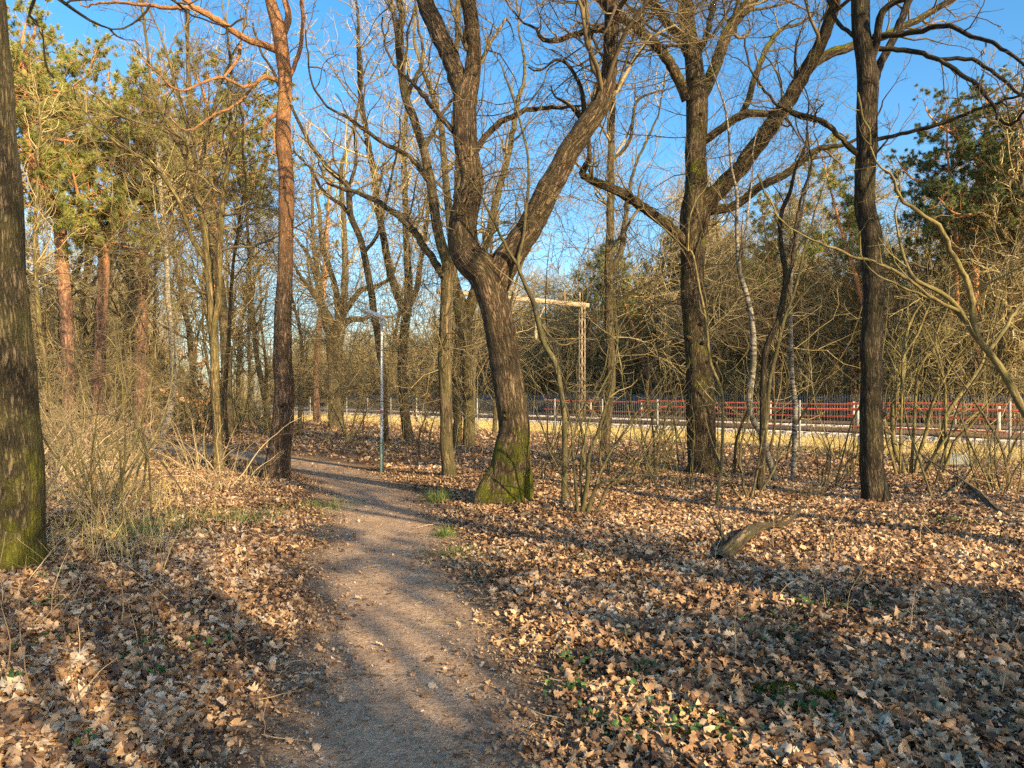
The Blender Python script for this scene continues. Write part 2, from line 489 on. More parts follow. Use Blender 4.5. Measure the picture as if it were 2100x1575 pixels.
def path_mat():
    m, nt, b = new_mat("trodden_gravel"); L = nt.links
    tc = node(nt, "ShaderNodeTexCoord"); P = tc.outputs["Object"]
    n1 = noise(nt, P, 2.2, 6, .65); n2 = noise(nt, P, 55, 4, .75); n3 = noise(nt, P, 14, 5, .7)
    base = ramp(nt, n1.outputs[0], [(.3, (.31, .205, .125)), (.7, (.5, .35, .22))]).outputs[0]
    base = mixc(nt, 1.0, base, ramp(nt, n2.outputs[0], [(.3, .5), (.7, 1.45)]).outputs[0], 'MULTIPLY')
    base = mixc(nt, ramp(nt, n3.outputs[0], [(.5, 0.0), (.65, .7)]).outputs[0], base, (.19, .115, .06))
    v = node(nt, "ShaderNodeTexVoronoi"); v.inputs["Scale"].default_value = 95; L.new(P, v.inputs["Vector"])
    sp = node(nt, "ShaderNodeSeparateColor"); L.new(v.outputs["Color"], sp.inputs[0])
    pick = math_n(nt, 'MULTIPLY', ramp(nt, sp.outputs[0], [(.8, 0.0), (.84, 1.0)]).outputs[0], ramp(nt, v.outputs["Distance"], [(.35, 1.0), (.5, 0.0)]).outputs[0])
    base = mixc(nt, pick, base, mixc(nt, sp.outputs[1], (.3, .25, .2), (.56, .5, .42)))
    ed = attr(nt, "rn").outputs["Fac"]
    e = math_n(nt, 'ADD', ed, math_n(nt, 'MULTIPLY', math_n(nt, 'SUBTRACT', n1.outputs[0], .5), .9))
    e = ramp(nt, e, [(.5, 0.0), (.95, .85)]).outputs[0]
    vl = node(nt, "ShaderNodeTexVoronoi"); vl.inputs["Scale"].default_value = 40; L.new(P, vl.inputs["Vector"])
    sl = node(nt, "ShaderNodeSeparateColor"); L.new(vl.outputs["Color"], sl.inputs[0])
    lit = ramp(nt, sl.outputs[0], [(0, (.05, .032, .02)), (.5, (.16, .1, .055)), (1, (.34, .23, .13))]).outputs[0]
    base = mixc(nt, e, base, lit)
    L.new(base, b.inputs["Base Color"]); b.inputs["Roughness"].default_value = .95
    h = math_n(nt, 'ADD', math_n(nt, 'ADD', n2.outputs[0], math_n(nt, 'MULTIPLY', n3.outputs[0], 2.0)), math_n(nt, 'MULTIPLY', pick, .5))
    bp = node(nt, "ShaderNodeBump"); bp.inputs["Strength"].default_value = .8; bp.inputs["Distance"].default_value = .016
    L.new(h, bp.inputs["Height"]); L.new(bp.outputs[0], b.inputs["Normal"])
    return m


M['ground'] = ground_mat()
M['path'] = path_mat()

# ------------------------------------------------------------------ setting: ground, path, railway bed
def axis(lo, hi, fine_lo, fine_hi, step):
    a = list(np.arange(fine_lo, fine_hi, step))
    s, q = step, fine_hi
    while q < hi:
        a.append(q); s *= 1.22; q += s
    a.append(hi)
    s, q = step, fine_lo - step
    while q > lo:
        a.insert(0, q); s *= 1.22; q -= s
    a.insert(0, lo)
    return np.array(a)


def sheet(name, X, Y, Z, mat, rn=None):
    ny, nx = X.shape
    idx = np.arange(nx * ny).reshape(ny, nx)
    f = np.stack([idx[:-1, :-1], idx[:-1, 1:], idx[1:, 1:], idx[1:, :-1]], -1)
    mb = MB().add(np.stack([X, Y, Z], -1).reshape(-1, 3), f.reshape(-1, 4), None, rn)
    o = mb.build(name, mat)
    o["kind"] = "structure"
    return o


gx, gy = np.meshgrid(axis(-900, 900, -12, 14, .2), axis(-900, 900, -6, 26, .2))
gz = ground_z(gx.ravel(), gy.ravel()).reshape(gx.shape)
sheet("ground", gx, gy, gz, M['ground'])

pc = catmull(PATH, 14)
tan = nrm(np.gradient(pc[:, :2], axis=0)); nor = np.stack([-tan[:, 1], tan[:, 0]], 1)
u = np.linspace(-1, 1, 15)
wob = (np.sin(np.arange(len(pc)) * .9) * .05 + np.sin(np.arange(len(pc)) * .37) * .06)[:, None]
W = pc[:, 2:3] / 2 * 1.15
XX = pc[:, 0:1] + nor[:, 0:1] * (u[None] * W + wob)
YY = pc[:, 1:2] + nor[:, 1:2] * (u[None] * W + wob)
ZZ = ground_z(XX.ravel(), YY.ravel()).reshape(XX.shape) + .012
sheet("path", XX, YY, ZZ, M['path'], np.abs(np.repeat(u[None], len(pc), 0)).ravel())

# ballast bed beyond the fence
sv = np.linspace(-40, 110, 60); prof = np.array([(6.0, 0.004), (6.5, .12), (9.6, .15), (10.4, .15), (18.5, .16), (21.5, .14), (22.4, .004)])
BX = F0[0] + sv[:, None] * FD[0] + prof[None, :, 0] * FN[0]
BY = F0[1] + sv[:, None] * FD[1] + prof[None, :, 0] * FN[1]
mball, ntb, bb = new_mat("ballast")
tcb = node(ntb, "ShaderNodeTexCoord"); vb = node(ntb, "ShaderNodeTexVoronoi"); vb.inputs["Scale"].default_value = 11
ntb.links.new(tcb.outputs["Object"], vb.inputs["Vector"])
spb = node(ntb, "ShaderNodeSeparateColor"); ntb.links.new(vb.outputs["Color"], spb.inputs[0])
ntb.links.new(ramp(ntb, spb.outputs[0], [(0, (.12, .1, .085)), (.6, (.33, .28, .22)), (1, (.52, .46, .38))]).outputs[0], bb.inputs["Base Color"])
bpb = node(ntb, "ShaderNodeBump"); bpb.inputs["Distance"].default_value = .08; ntb.links.new(vb.outputs["Distance"], bpb.inputs["Height"]); ntb.links.new(bpb.outputs[0], bb.inputs["Normal"])
sheet("railway_ballast", BX, BY, np.repeat(prof[None, :, 1], len(sv), 0), mball)


def fpt(s, n, z=0.0):
    return np.array([F0[0] + s * FD[0] + n * FN[0], F0[1] + s * FD[1] + n * FN[1], z])


FROT = np.array([[FD[0], FN[0], 0], [FD[1], FN[1], 0], [0, 0, 1]])   # columns: along, away, up

# ------------------------------------------------------------------ growing branches
def resample(P, R, m):
    P = np.asarray(P, float); R = np.asarray(R, float)
    S = np.concatenate([[0], np.cumsum(np.linalg.norm(np.diff(P, axis=0), axis=1))])
    t = np.linspace(0, S[-1], m)
    return np.stack([np.interp(t, S, P[:, i]) for i in range(3)], 1), np.interp(t, S, R)


def stack(polys, m=22):
    a = [resample(p, r, m) for p, r in polys]
    return np.stack([q[0] for q in a]), np.stack([q[1] for q in a])


def grow(P, R, per_m=None, count=None, t0=.1, t1=1.0, ang=(35, 65), L=(.3, .6), Lpow=None, rf=.5, rmin=.003, rmax=1e9, m=5, gn=.2, up=.1, taper=.85, fall=.5):
    """children of the polylines P; L = length range as a fraction of the parent's length (falls off to the tip)"""
    n, mm = R.shape
    seg = np.linalg.norm(np.diff(P, axis=1), axis=2)
    len_ = seg.sum(1)
    if count is None:
        ex = per_m * len_ * (t1 - t0)
        cnt = np.floor(ex + RNG.random(n)).astype(int)
    else:
        cnt = RNG.poisson(count, n)
    par = np.repeat(np.arange(n), cnt)
    K = len(par)
    if K == 0:
        return np.zeros((0, m, 3)), np.zeros((0, m))
    t = t0 + (t1 - t0) * RNG.random(K)
    q = t * (mm - 1)
    i = np.minimum(q.astype(int), mm - 2); fr = (q - i)[:, None]
    p0 = P[par, i] * (1 - fr) + P[par, i + 1] * fr
    T = nrm(P[par, i + 1] - P[par, i])
    r0 = R[par, i] * (1 - fr[:, 0]) + R[par, i + 1] * fr[:, 0]
    rv = RNG.normal(size=(K, 3))
    U = nrm(np.cross(T, rv))
    a = np.radians(RNG.uniform(ang[0], ang[1], K))[:, None]
    D = np.cos(a) * T + np.sin(a) * U
    ln = len_[par] * RNG.uniform(L[0], L[1], K) * (1 - fall * t)
    ra = np.clip(r0 * rf * RNG.uniform(.75, 1.1, K), rmin, rmax)
    pts = [p0]
    st = (ln / (m - 1))[:, None]
    for j in range(m - 1):
        D = nrm(D + RNG.normal(size=(K, 3)) * gn + np.array([0, 0, up]))
        pts.append(pts[-1] + D * st)
    Q = np.stack(pts, 1)
    s = np.linspace(0, 1, m)[None]
    RQ = np.maximum(ra[:, None] * (1 - taper * s), rmin * .55)
    return Q, RQ


def wander(p, d, L, m, gn, up, r0, r1):
    pts = [np.asarray(p, float)]; d = nrm(np.asarray(d, float))
    for j in range(m - 1):
        d = nrm(d + RNG.normal(size=3) * gn + np.array([0, 0, up]))
        pts.append(pts[-1] + d * L / (m - 1))
    return np.array(pts), np.linspace(r0, r1, m)


def crown_levels(mb, P, R, lv, wood=None):
    """lv: list of dicts for grow(); the first levels may go to the wood mesh"""
    out = []
    for i, kw in enumerate(lv):
        kw = dict(kw); k = kw.pop('k', 4 if i == 0 else 3)
        P, R = grow(P, R, **kw)
        mb.tubes(P, R, k)
        out.append((P, R))
    return out


def blades(mb, pts, dirs, length, width, rn=None, bend=.3):
    """flat tapering blades: pts (n,3), dirs (n,3)"""
    n = len(pts)
    length = np.broadcast_to(length, n)[:, None]; width = np.broadcast_to(width, n)[:, None]
    side = nrm(np.cross(dirs, RNG.normal(size=(n, 3))))
    b = nrm(np.cross(side, dirs)) * (RNG.uniform(-bend, bend, n)[:, None]) * length
    p1 = pts + dirs * length * .55 + b * .4; p2 = pts + dirs * length + b - np.array([0, 0, .15]) * length * bend
    v = np.stack([pts - side * width / 2, pts + side * width / 2, p1 - side * width * .4, p1 + side * width * .4, p2 - side * width * .08, p2 + side * width * .08], 1)
    o = (np.arange(n) * 6)[:, None, None]
    f = o + np.array([[0, 1, 3, 2], [2, 3, 5, 4]])[None]
    rn = RNG.random(n) if rn is None else rn
    mb.add(v.reshape(-1, 3), f.reshape(-1, 4), None, np.repeat(rn, 6))


def needles(mb, P, R, per=10, length=.13, width=.012, t0=.35):
    """tufts of needles along the outer part of the twigs P"""
    n, m, _ = P.shape
    K = n * per
    par = np.repeat(np.arange(n), per)
    t = t0 + (1 - t0) * RNG.random(K) ** .6
    q = t * (m - 1); i = np.minimum(q.astype(int), m - 2); fr = (q - i)[:, None]
    p0 = P[par, i] * (1 - fr) + P[par, i + 1] * fr
    T = nrm(P[par, i + 1] - P[par, i])
    d = nrm(T * .7 + RNG.normal(size=(K, 3)) * .75 + np.array([0, 0, .25]))
    rn = np.clip(RNG.random(n)[par] * .7 + RNG.random(K) * .3, 0, 1)
    blades(mb, p0, d, RNG.uniform(.6, 1.1, K) * length, width, rn, .25)


LEAF_W = {9: [.03, .16, .1, .27, .17, .36, .22, .27, .03], 5: [.03, .22, .26, .34, .04], 3: [.05, .3, .05]}


def leaves(mb, pos, size, st=9, tilt=.5, rn=None, lift=.015, nor=None):
    """fallen leaves: lobed outline, folded along the midrib and curled"""
    n = len(pos)
    w = np.array(LEAF_W[st]); s = np.linspace(-.5, .5, st)
    yaw = RNG.uniform(0, 6.283, n)
    size = np.broadcast_to(size, n)
    x = np.repeat(s[None], n, 0)
    wid = w[None] * RNG.uniform(.75, 1.25, (n, 1)) * (1 + RNG.normal(size=(n, st)) * .14)
    cl = RNG.normal(size=(n, 1)) * .8; ct = RNG.normal(size=(n, 1)) * .9
    sk = RNG.normal(size=(n, 1)) * .25
    verts = []
    for side in (-1, 0, 1):
        y = wid * side + sk * (x ** 2 - .1)
        z = cl * (x ** 2) + ct * np.abs(wid * side) ** 1.5 + x * wid * side * RNG.normal(size=(n, 1)) * 1.2
        verts.append(np.stack([x, y, z], -1))
    V = np.stack(verts, 2)                       # n, st, 3, xyz
    V = V * size[:, None, None, None]
    # tilt about a random horizontal axis, then yaw
    a = RNG.normal(size=n) * tilt; b = RNG.normal(size=n) * tilt
    ca, sa, cb, sb = np.cos(a), np.sin(a), np.cos(b), np.sin(b)
    X, Y, Z = V[..., 0], V[..., 1], V[..., 2]
    ex = lambda q: q[:, None, None]
    Y, Z = Y * ex(ca) - Z * ex(sa), Y * ex(sa) + Z * ex(ca)
    X, Z = X * ex(cb) + Z * ex(sb), -X * ex(sb) + Z * ex(cb)
    cy, sy = ex(np.cos(yaw)), ex(np.sin(yaw))
    X, Y = X * cy - Y * sy, X * sy + Y * cy
    Zmin = Z.min((1, 2))
    Z = Z - ex(Zmin) * .75 + lift
    V = np.stack([X, Y, Z], -1) + pos[:, None, None, :]
    idx = np.arange(n * st * 3).reshape(n, st, 3)
    f = np.stack([idx[:, :-1, :-1], idx[:, :-1, 1:], idx[:, 1:, 1:], idx[:, 1:, :-1]], -1)
    rn = RNG.random(n) if rn is None else rn
    mb.add(V.reshape(-1, 3), f.reshape(-1, 4), None, np.repeat(rn, st * 3))


# ------------------------------------------------------------------ traced trees
def trace(pts, d0, dd=None, extent=None):
    """pixel polyline (x, y, width px) -> world points and radii; dd = depth drift at the tip"""
    pts = [tuple(p) for p in pts]
    A = np.array([p[:3] for p in pts], float)
    S = np.concatenate([[0], np.cumsum(np.linalg.norm(np.diff(A[:, :2], axis=0), axis=1))])
    if dd is None:
        dd = RNG.uniform(-.3, .3) * S[-1] / FPX * d0
    dep = d0 + dd * (S / S[-1]) ** 1.2
    W = np.array([px(a[0], a[1], d) for a, d in zip(A, dep)])
    R = A[:, 2] / 2 / FPX * dep
    Q = catmull(np.column_stack([W, R]), 6)
    return Q[:, :3], np.maximum(Q[:, 3], .004), dep[-1]


def extend(P, R, L, r1=.02, gn=.12, up=.12, m=14):
    d = P[-1] - P[-4]
    Q, RQ = wander(P[-1], d, L, m, gn, up, R[-1], r1)
    return np.vstack([P, Q[1:]]), np.concatenate([R, RQ[1:]])


OAK_LV = [dict(per_m=2.3, t0=.25, ang=(35, 75), L=(.18, .46), rf=.42, rmin=.012, rmax=.04, m=8, gn=.26, up=.1, k=5),
          dict(per_m=4.2, t0=.12, ang=(35, 75), L=(.3, .65), rf=.55, rmin=.006, m=6, gn=.28, up=.06, k=4),
          dict(per_m=6.5, t0=.1, ang=(30, 70), L=(.4, .85), rf=.6, rmin=.004, m=6, gn=.25, up=.04),
          dict(per_m=7.0, t0=.1, ang=(30, 65), L=(.45, .95), rf=.7, rmin=.0028, m=5, gn=.22, up=.03)]

OAK_FAR = [dict(per_m=2.0, t0=.2, ang=(35, 75), L=(.18, .45), rf=.42, rmin=.018, rmax=.045, m=8, gn=.24, up=.1, k=5),
           dict(per_m=2.8, t0=.12, ang=(35, 75), L=(.35, .7), rf=.55, rmin=.012, m=7, gn=.24, up=.06, k=4),
           dict(per_m=3.0, t0=.1, ang=(30, 65), L=(.45, .95), rf=.65, rmin=.0085, m=6, gn=.2, up=.04)]


def traced_tree(name, label, cat, ypx, trunk, limbs=(), mat='oak', twig='twig_dark', lv=OAK_LV, ext=4.0, sides=20, flare=(.35, .3, 5, .7), rough=.02,
                depth=None, dd=0.0, low=None, limb_ext=2.5, group=None, r_end=.03, trunk_twigs=True, limb_name="limb", dens=1.0, after=None, crown_t0=None):
    d0 = depth or ground_d(ypx)
    if lv is OAK_LV and d0 > 19:
        lv = OAK_FAR
    x0 = (trunk[0][0] - 1050) / FPX * d0
    base = np.array([x0, d0, float(ground_z(x0, d0)[0])])
    root = thing(name, label, cat, base, group)
    P, R, dtop = trace(trunk, d0, dd)
    P[0, 2] = base[2]; P = np.vstack([P[0] - np.array([0, 0, .25]), P]); R = np.concatenate([R[:1], R])
    nvis = len(P)
    if ext:
        P, R = extend(P, R, ext, r_end)
    mm = max(40, int(np.linalg.norm(np.diff(P, axis=0), axis=1).sum() / .07))
    Pt, Rt = resample(P, R, mm)
    nz = RNG.normal(size=(mm // 6 + 2, 3)) * .012
    Pt = Pt + np.stack([np.interp(np.arange(mm), np.arange(len(nz)) * 6, nz[:, i]) for i in range(3)], 1)
    mb = MB().tubes(Pt, Rt, sides, flare=flare, rough=rough)
    if sides >= 20:
        for q in range(7):
            j = int(RNG.uniform(.1, .55) * mm); a_ = RNG.uniform(3.4, 6.0)
            d_ = np.array([math.cos(a_), math.sin(a_), RNG.uniform(.1, .5)]); rr = RNG.uniform(.012, .035)
            K = np.stack([Pt[j] + d_ * Rt[j] * t for t in (.7, 1.0, 1.12, 1.12 + rr * RNG.uniform(1, 6), 1.13 + rr * 6.2)])
            mb.tubes(K, np.array([rr * 2.4, rr * 1.9, rr * 1.2, rr * .9, .002]), 8, rough=.06)
    mb.build("trunk", M[mat], root, origin=base)
    srcs = [(Pt[int(mm * (crown_t0 if crown_t0 is not None else (.35 if ext else .3))):], Rt[int(mm * (crown_t0 if crown_t0 is not None else (.35 if ext else .3))):])]
    for i, l in enumerate(limbs):
        e = limb_ext
        dl = None
        if isinstance(l, dict):
            e = l.get('ext', limb_ext); dl = l.get('dd'); l = l['p']
        # start the limb at the depth of the trunk where it leaves
        zs = EYE + (HOR - l[0][1]) / FPX * d0
        j = np.argmin(np.abs(P[:nvis, 2] - zs)); ds = P[j, 1]
        p, r, _ = trace(l, ds, dl)
        if e:
            p, r = extend(p, r, e, .012)
        m2 = max(14, int(np.linalg.norm(np.diff(p, axis=0), axis=1).sum() / .09))
        p, r = resample(p, r, m2)
        if m2 > 20:
            p[3:-1] += RNG.normal(size=(m2 - 4, 3)) * .008
        MB().tubes(p, r, max(8, sides - 6), rough=rough).build(limb_name, M[mat], root, origin=base)
        srcs.append((p, r))
    if lv:
        cb = MB()
        Pm, Rm = stack(srcs, 26)
        lv2 = [dict(q) for q in lv]
        lv2[0]['per_m'] = lv2[0]['per_m'] * dens
        lvls = crown_levels(cb, Pm, Rm, lv2)
        if low:
            P2, R2 = grow(Pt[None, int(mm * low[0]):int(mm * low[1])], Rt[None, int(mm * low[0]):int(mm * low[1])], count=low[2], t0=0, t1=1, ang=(60, 95), L=(low[3] * .5, low[3]), rf=.1, rmin=.006, rmax=.012, m=7, gn=.3, up=.05)
            cb.tubes(P2, R2, 4)
            crown_levels(cb, P2, R2, [dict(per_m=5, L=(.35, .7), rf=.6, rmin=.0035 if d0 < 19 else .007, m=6, gn=.26, up=.03)] + ([dict(per_m=6, L=(.4, .8), rf=.6, rmin=.0026, m=5, gn=.22, up=.03)] if d0 < 19 else []))
        cb.build("crown", M[twig], root, origin=base)
        if after:
            after(root, base, lvls)
    return root


def needle_part(mat, per=16, length=.11, width=.012, keep=1.0, lev=-1):
    def f(root, base, lvls):
        nb = MB()
        P, R = lvls[lev]
        if keep < 1:
            sel = RNG.random(len(P)) < keep
            P, R = P[sel], R[sel]
        needles(nb, P, R, per, length, width)
        nb.build("needles", M[mat], root, origin=base)
    return f


# ------------------------------------------------------------------ the traced trees near the path
traced_tree("oak_tree", "large forked oak beside the path with bright green moss on its foot", "tree", 1040,
            [(1036, 1038, 92), (1044, 985, 80), (1051, 925, 74), (1056, 875, 66), (1043, 792, 63), (1027, 692, 62), (1012, 608, 64), (993, 558, 72), (960, 522, 66), (950, 467, 57), (957, 417, 54), (967, 367, 48), (956, 300, 48), (953, 233, 47), (957, 193, 48), (968, 160, 36), (972, 100, 31), (964, 33, 31), (956, -40, 29), (960, -160, 26), (950, -300, 22)],
            [dict(p=[(1010, 590, 60), (1042, 530, 60), (1086, 467, 52), (1120, 400, 49), (1156, 333, 46), (1186, 283, 45), (1220, 233, 42), (1240, 196, 37), (1249, 150, 31), (1252, 100, 30), (1254, 33, 31), (1258, -30, 28), (1275, -150, 24), (1300, -280, 20)], dd=-.9, ext=3),
             dict(p=[(955, 215, 42), (940, 165, 38), (922, 117, 37), (899, 67, 37), (884, 30, 38), (868, -5, 34), (850, -80, 28), (820, -190, 24)], dd=.8, ext=3),
             dict(p=[(1200, 262, 14), (1198, 225, 11), (1193, 185, 9), (1180, 155, 8), (1160, 128, 7), (1140, 122, 6), (1120, 137, 4)], dd=-.3, ext=.3),
             dict(p=[(1238, 60, 15), (1210, 62, 13), (1170, 74, 11), (1135, 86, 10), (1108, 78, 8), (1100, 58, 6), (1075, 48, 4)], dd=-.4, ext=.6),
             dict(p=[(930, 270, 12), (905, 240, 11), (880, 210, 10), (855, 180, 8), (836, 158, 6)], dd=.4, ext=1.2),
             dict(p=[(975, 310, 14), (1000, 275, 13), (1030, 250, 12), (1075, 228, 10), (1130, 220, 8), (1190, 218, 5)], dd=.8, ext=1),
             dict(p=[(1190, 240, 12), (1172, 218, 9), (1155, 207, 7), (1142, 201, 4)], dd=-.2, ext=.2),
             dict(p=[(1032, 930, 12), (1008, 978, 30), (992, 1012, 34), (980, 1044, 26)], dd=-.25, ext=0),
             dict(p=[(1056, 890, 6), (1078, 950, 18), (1082, 1000, 24), (1080, 1045, 30)], dd=-.1, ext=0)],
            mat='oak_mossy', sides=28, flare=(.3, .22, 5, 2.2), rough=.022, ext=3.0, low=(.34, .62, 34, .75), dens=1.5)

traced_tree("oak_tree", "big dark oak with several spreading limbs before the red railings", "tree", 978,
            [(1440, 976, 66), (1441, 930, 60), (1439, 858, 58), (1434, 758, 55), (1426, 658, 51), (1422, 590, 48), (1421, 525, 50), (1422, 470, 56), (1424, 430, 60), (1427, 390, 48), (1428, 333, 44), (1429, 270, 42), (1430, 210, 44), (1427, 165, 40), (1422, 120, 36), (1412, 60, 30), (1408, 0, 27), (1400, -100, 25), (1405, -260, 20)],
            [dict(p=[(1425, 440, 40), (1462, 400, 37), (1513, 350, 34), (1563, 283, 33), (1610, 217, 31), (1648, 150, 29), (1680, 95, 25), (1705, 33, 23), (1716, -10, 22), (1740, -120, 18)], dd=-2.2, ext=3),
             dict(p=[(1432, 205, 30), (1452, 172, 25), (1472, 120, 24), (1493, 65, 24), (1512, 35, 24), (1547, -5, 23), (1600, -90, 18)], dd=1.6, ext=3),
             dict(p=[(1410, 205, 26), (1393, 165, 22), (1354, 102, 21), (1318, 68, 21), (1268, 30, 18), (1225, -5, 15), (1150, -60, 10)], dd=-1.5, ext=2),
             dict(p=[(1412, 110, 22), (1395, 75, 20), (1367, 45, 19), (1335, 0, 17), (1300, -80, 13)], dd=1.5, ext=2),
             dict(p=[(1432, 296, 18), (1453, 283, 17), (1493, 253, 16), (1530, 233, 17), (1573, 234, 13), (1612, 228, 12), (1650, 240, 12), (1690, 252, 11), (1720, 278, 10), (1750, 305, 8)], dd=-1.8, ext=.8),
             dict(p=[(1520, 236, 13), (1535, 205, 13), (1548, 160, 12), (1572, 100, 11), (1600, 62, 9), (1633, 52, 6)], dd=.9, ext=1),
             dict(p=[(1438, 436, 22), (1465, 430, 20), (1500, 425, 18), (1530, 405, 18), (1560, 382, 17), (1610, 358, 16), (1650, 325, 14), (1680, 305, 12), (1715, 300, 8)], dd=-.6, ext=1.2),
             dict(p=[(1412, 505, 24), (1385, 478, 22), (1350, 448, 21), (1305, 415, 20), (1270, 393, 19), (1233, 378, 17), (1196, 361, 16), (1197, 345, 14), (1207, 328, 12), (1208, 296, 8)], dd=-1.9, ext=.7),
             dict(p=[(1640, 165, 22), (1668, 130, 22), (1705, 108, 20), (1745, 96, 18), (1800, 78, 16), (1868, 48, 14), (1925, 15, 13), (1965, -10, 11)], dd=-.3, ext=2.5),
             dict(p=[(1420, 130, 14), (1450, 70, 12), (1463, 0, 12), (1470, -60, 10)], dd=-.4, ext=1.5)],
            mat='oak', sides=24, flare=(.28, .3, 5, .4), ext=3.5, low=(.2, .55, 34, 1.0), dens=1.7)

traced_tree("oak_tree", "straight dark oak trunk right of the hazel saplings with flared foot", "tree", 1042,
            [(1795, 1040, 56), (1793, 1000, 50), (1790, 950, 47), (1787, 800, 42), (1788, 650, 42), (1790, 525, 43), (1780, 433, 41), (1775, 333, 40), (1777, 233, 40), (1779, 170, 42), (1771, 117, 38), (1766, 60, 35), (1762, 0, 35), (1755, -120, 30), (1760, -280, 24)],
            [dict(p=[(1783, 190, 22), (1798, 150, 18), (1812, 118, 16), (1830, 82, 16), (1848, 40, 15), (1868, -8, 14), (1895, -80, 12)], dd=.5, ext=2.5),
             dict(p=[(1785, 125, 18), (1799, 85, 15), (1804, 40, 15), (1818, 15, 13), (1850, -4, 12), (1900, -40, 9)], dd=-.7, ext=2),
             dict(p=[(1765, 318, 12), (1748, 308, 11), (1722, 282, 10), (1690, 250, 9), (1650, 238, 8), (1612, 226, 6)], dd=-.5, ext=1.2),
             dict(p=[(1768, 312, 9), (1790, 290, 9), (1845, 276, 8), (1910, 260, 8), (1960, 242, 7), (2010, 222, 6), (2090, 196, 5)], dd=-1.2, ext=1.5),
             dict(p=[(1785, 98, 11), (1830, 102, 10), (1880, 105, 10), (1930, 125, 9), (1975, 155, 9), (2012, 182, 8), (2040, 222, 6)], dd=-1.4, ext=1.5),
             dict(p=[(1920, 122, 8), (1990, 122, 8), (2040, 150, 7), (2075, 180, 6), (2110, 205, 5)], dd=-.6, ext=1),
             dict(p=[(1790, 75, 12), (1870, 66, 11), (1940, 52, 10), (1985, 72, 9), (2030, 85, 8), (2070, 110, 7), (2110, 140, 5)], dd=-1.8, ext=1),
             dict(p=[(1778, 95, 8), (1745, 70, 8), (1715, 40, 8), (1700, 5, 7), (1680, -40, 6)], dd=.4, ext=1.5)],
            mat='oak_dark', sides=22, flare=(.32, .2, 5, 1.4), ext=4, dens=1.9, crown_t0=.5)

PINE_LV = [dict(per_m=1.6, t0=.3, ang=(45, 85), L=(.12, .3), rf=.3, rmin=.012, rmax=.05, m=8, gn=.22, up=.12, k=5),
           dict(per_m=4, t0=.3, ang=(30, 70), L=(.25, .5), rf=.5, rmin=.006, m=6, gn=.25, up=.1, k=4),
           dict(per_m=7, t0=.3, ang=(25, 60), L=(.3, .55), rf=.6, rmin=.004, m=4, gn=.2, up=.12)]
traced_tree("pine_tree", "tall pine with orange upper bark left of the winding path", "tree", 985,
            [(566, 986, 58), (570, 950, 50), (574, 892, 45), (582, 825, 41), (581, 725, 38), (581, 625, 33), (586, 525, 30), (587, 460, 30), (587, 400, 31), (585, 333, 30), (582, 293, 32), (582, 233, 28), (585, 167, 27), (578, 100, 29), (569, 50, 27), (556, 0, 22), (545, -80, 20), (560, -220, 18), (550, -380, 15)],
            [dict(p=[(575, 105, 16), (556, 98, 15), (525, 88, 14), (498, 78, 14), (470, 58, 13), (447, 42, 13), (418, 26, 12), (395, 12, 11), (372, -8, 10), (330, -40, 8)], dd=-1.6, ext=1.2),
             dict(p=[(400, 16, 10), (365, 16, 9), (330, 14, 8), (280, 8, 7), (235, 4, 6), (190, 8, 4)], dd=.4, ext=.5),
             dict(p=[(576, 75, 18), (586, 55, 15), (592, 30, 14), (587, 8, 13), (583, -40, 12), (600, -140, 10)], dd=.5, ext=2),
             dict(p=[(590, 165, 9), (600, 145, 9), (612, 112, 9), (619, 70, 8), (622, 40, 8), (619, 0, 7), (625, -60, 6)], dd=-.5, ext=1.5),
             dict(p=[(572, 166, 10), (545, 158, 9), (520, 172, 8), (500, 178, 7), (475, 166, 6), (450, 158, 6), (420, 168, 5), (380, 185, 4)], dd=-1.0, ext=1.0),
             dict(p=[(520, 173, 6), (500, 200, 6), (475, 220, 5), (440, 235, 5), (400, 262, 4)], dd=-.4, ext=.6),
             dict(p=[(570, 234, 10), (556, 240, 9), (546, 256, 8), (540, 275, 5)], dd=-.2, ext=.3),
             dict(p=[(493, 85, 7), (490, 115, 7), (478, 135, 6), (462, 155, 5)], dd=-.2, ext=.4)],
            mat='pine', sides=22, flare=(.5, .3, 6, .9), ext=3, twig='twig_dark', lv=PINE_LV, dens=.8, crown_t0=.62, limb_name="branch",
            after=needle_part('needles_dark', 14, .1, .009, .3))

traced_tree("oak_tree", "thick mossy trunk cut off by the left edge of the photo", "tree", 1180,
            [(14, 1178, 158), (8, 1120, 146), (4, 1000, 142), (0, 900, 140), (-10, 700, 138), (-24, 525, 136), (-38, 300, 130), (-52, 100, 124), (-75, -150, 115), (-80, -450, 95)],
            [dict(p=[(-40, -120, 50), (40, -260, 40), (160, -380, 32), (320, -470, 24)], dd=1.2, ext=2.5),
             dict(p=[(-50, -200, 40), (20, -420, 34), (60, -640, 26)], dd=1.6, ext=3),
             dict(p=[(-60, -120, 22), (-20, -75, 16), (40, -50, 12), (95, -20, 9), (140, 12, 7), (190, 45, 5), (230, 60, 3)], dd=.6, ext=.5),
             dict(p=[(40, -50, 8), (70, -5, 7), (60, 30, 5), (85, 60, 4), (90, 95, 3)], dd=.3, ext=.3),
             dict(p=[(-60, -160, 26), (60, -150, 18), (200, -80, 12), (300, -30, 8), (350, 0, 5), (390, 30, 3)], dd=1.0, ext=.6)],
            mat='oak_left', sides=30, flare=(.16, .25, 5, 2.0), rough=.02, ext=4.5, dens=1.0, low=(.12, .5, 6, .6))

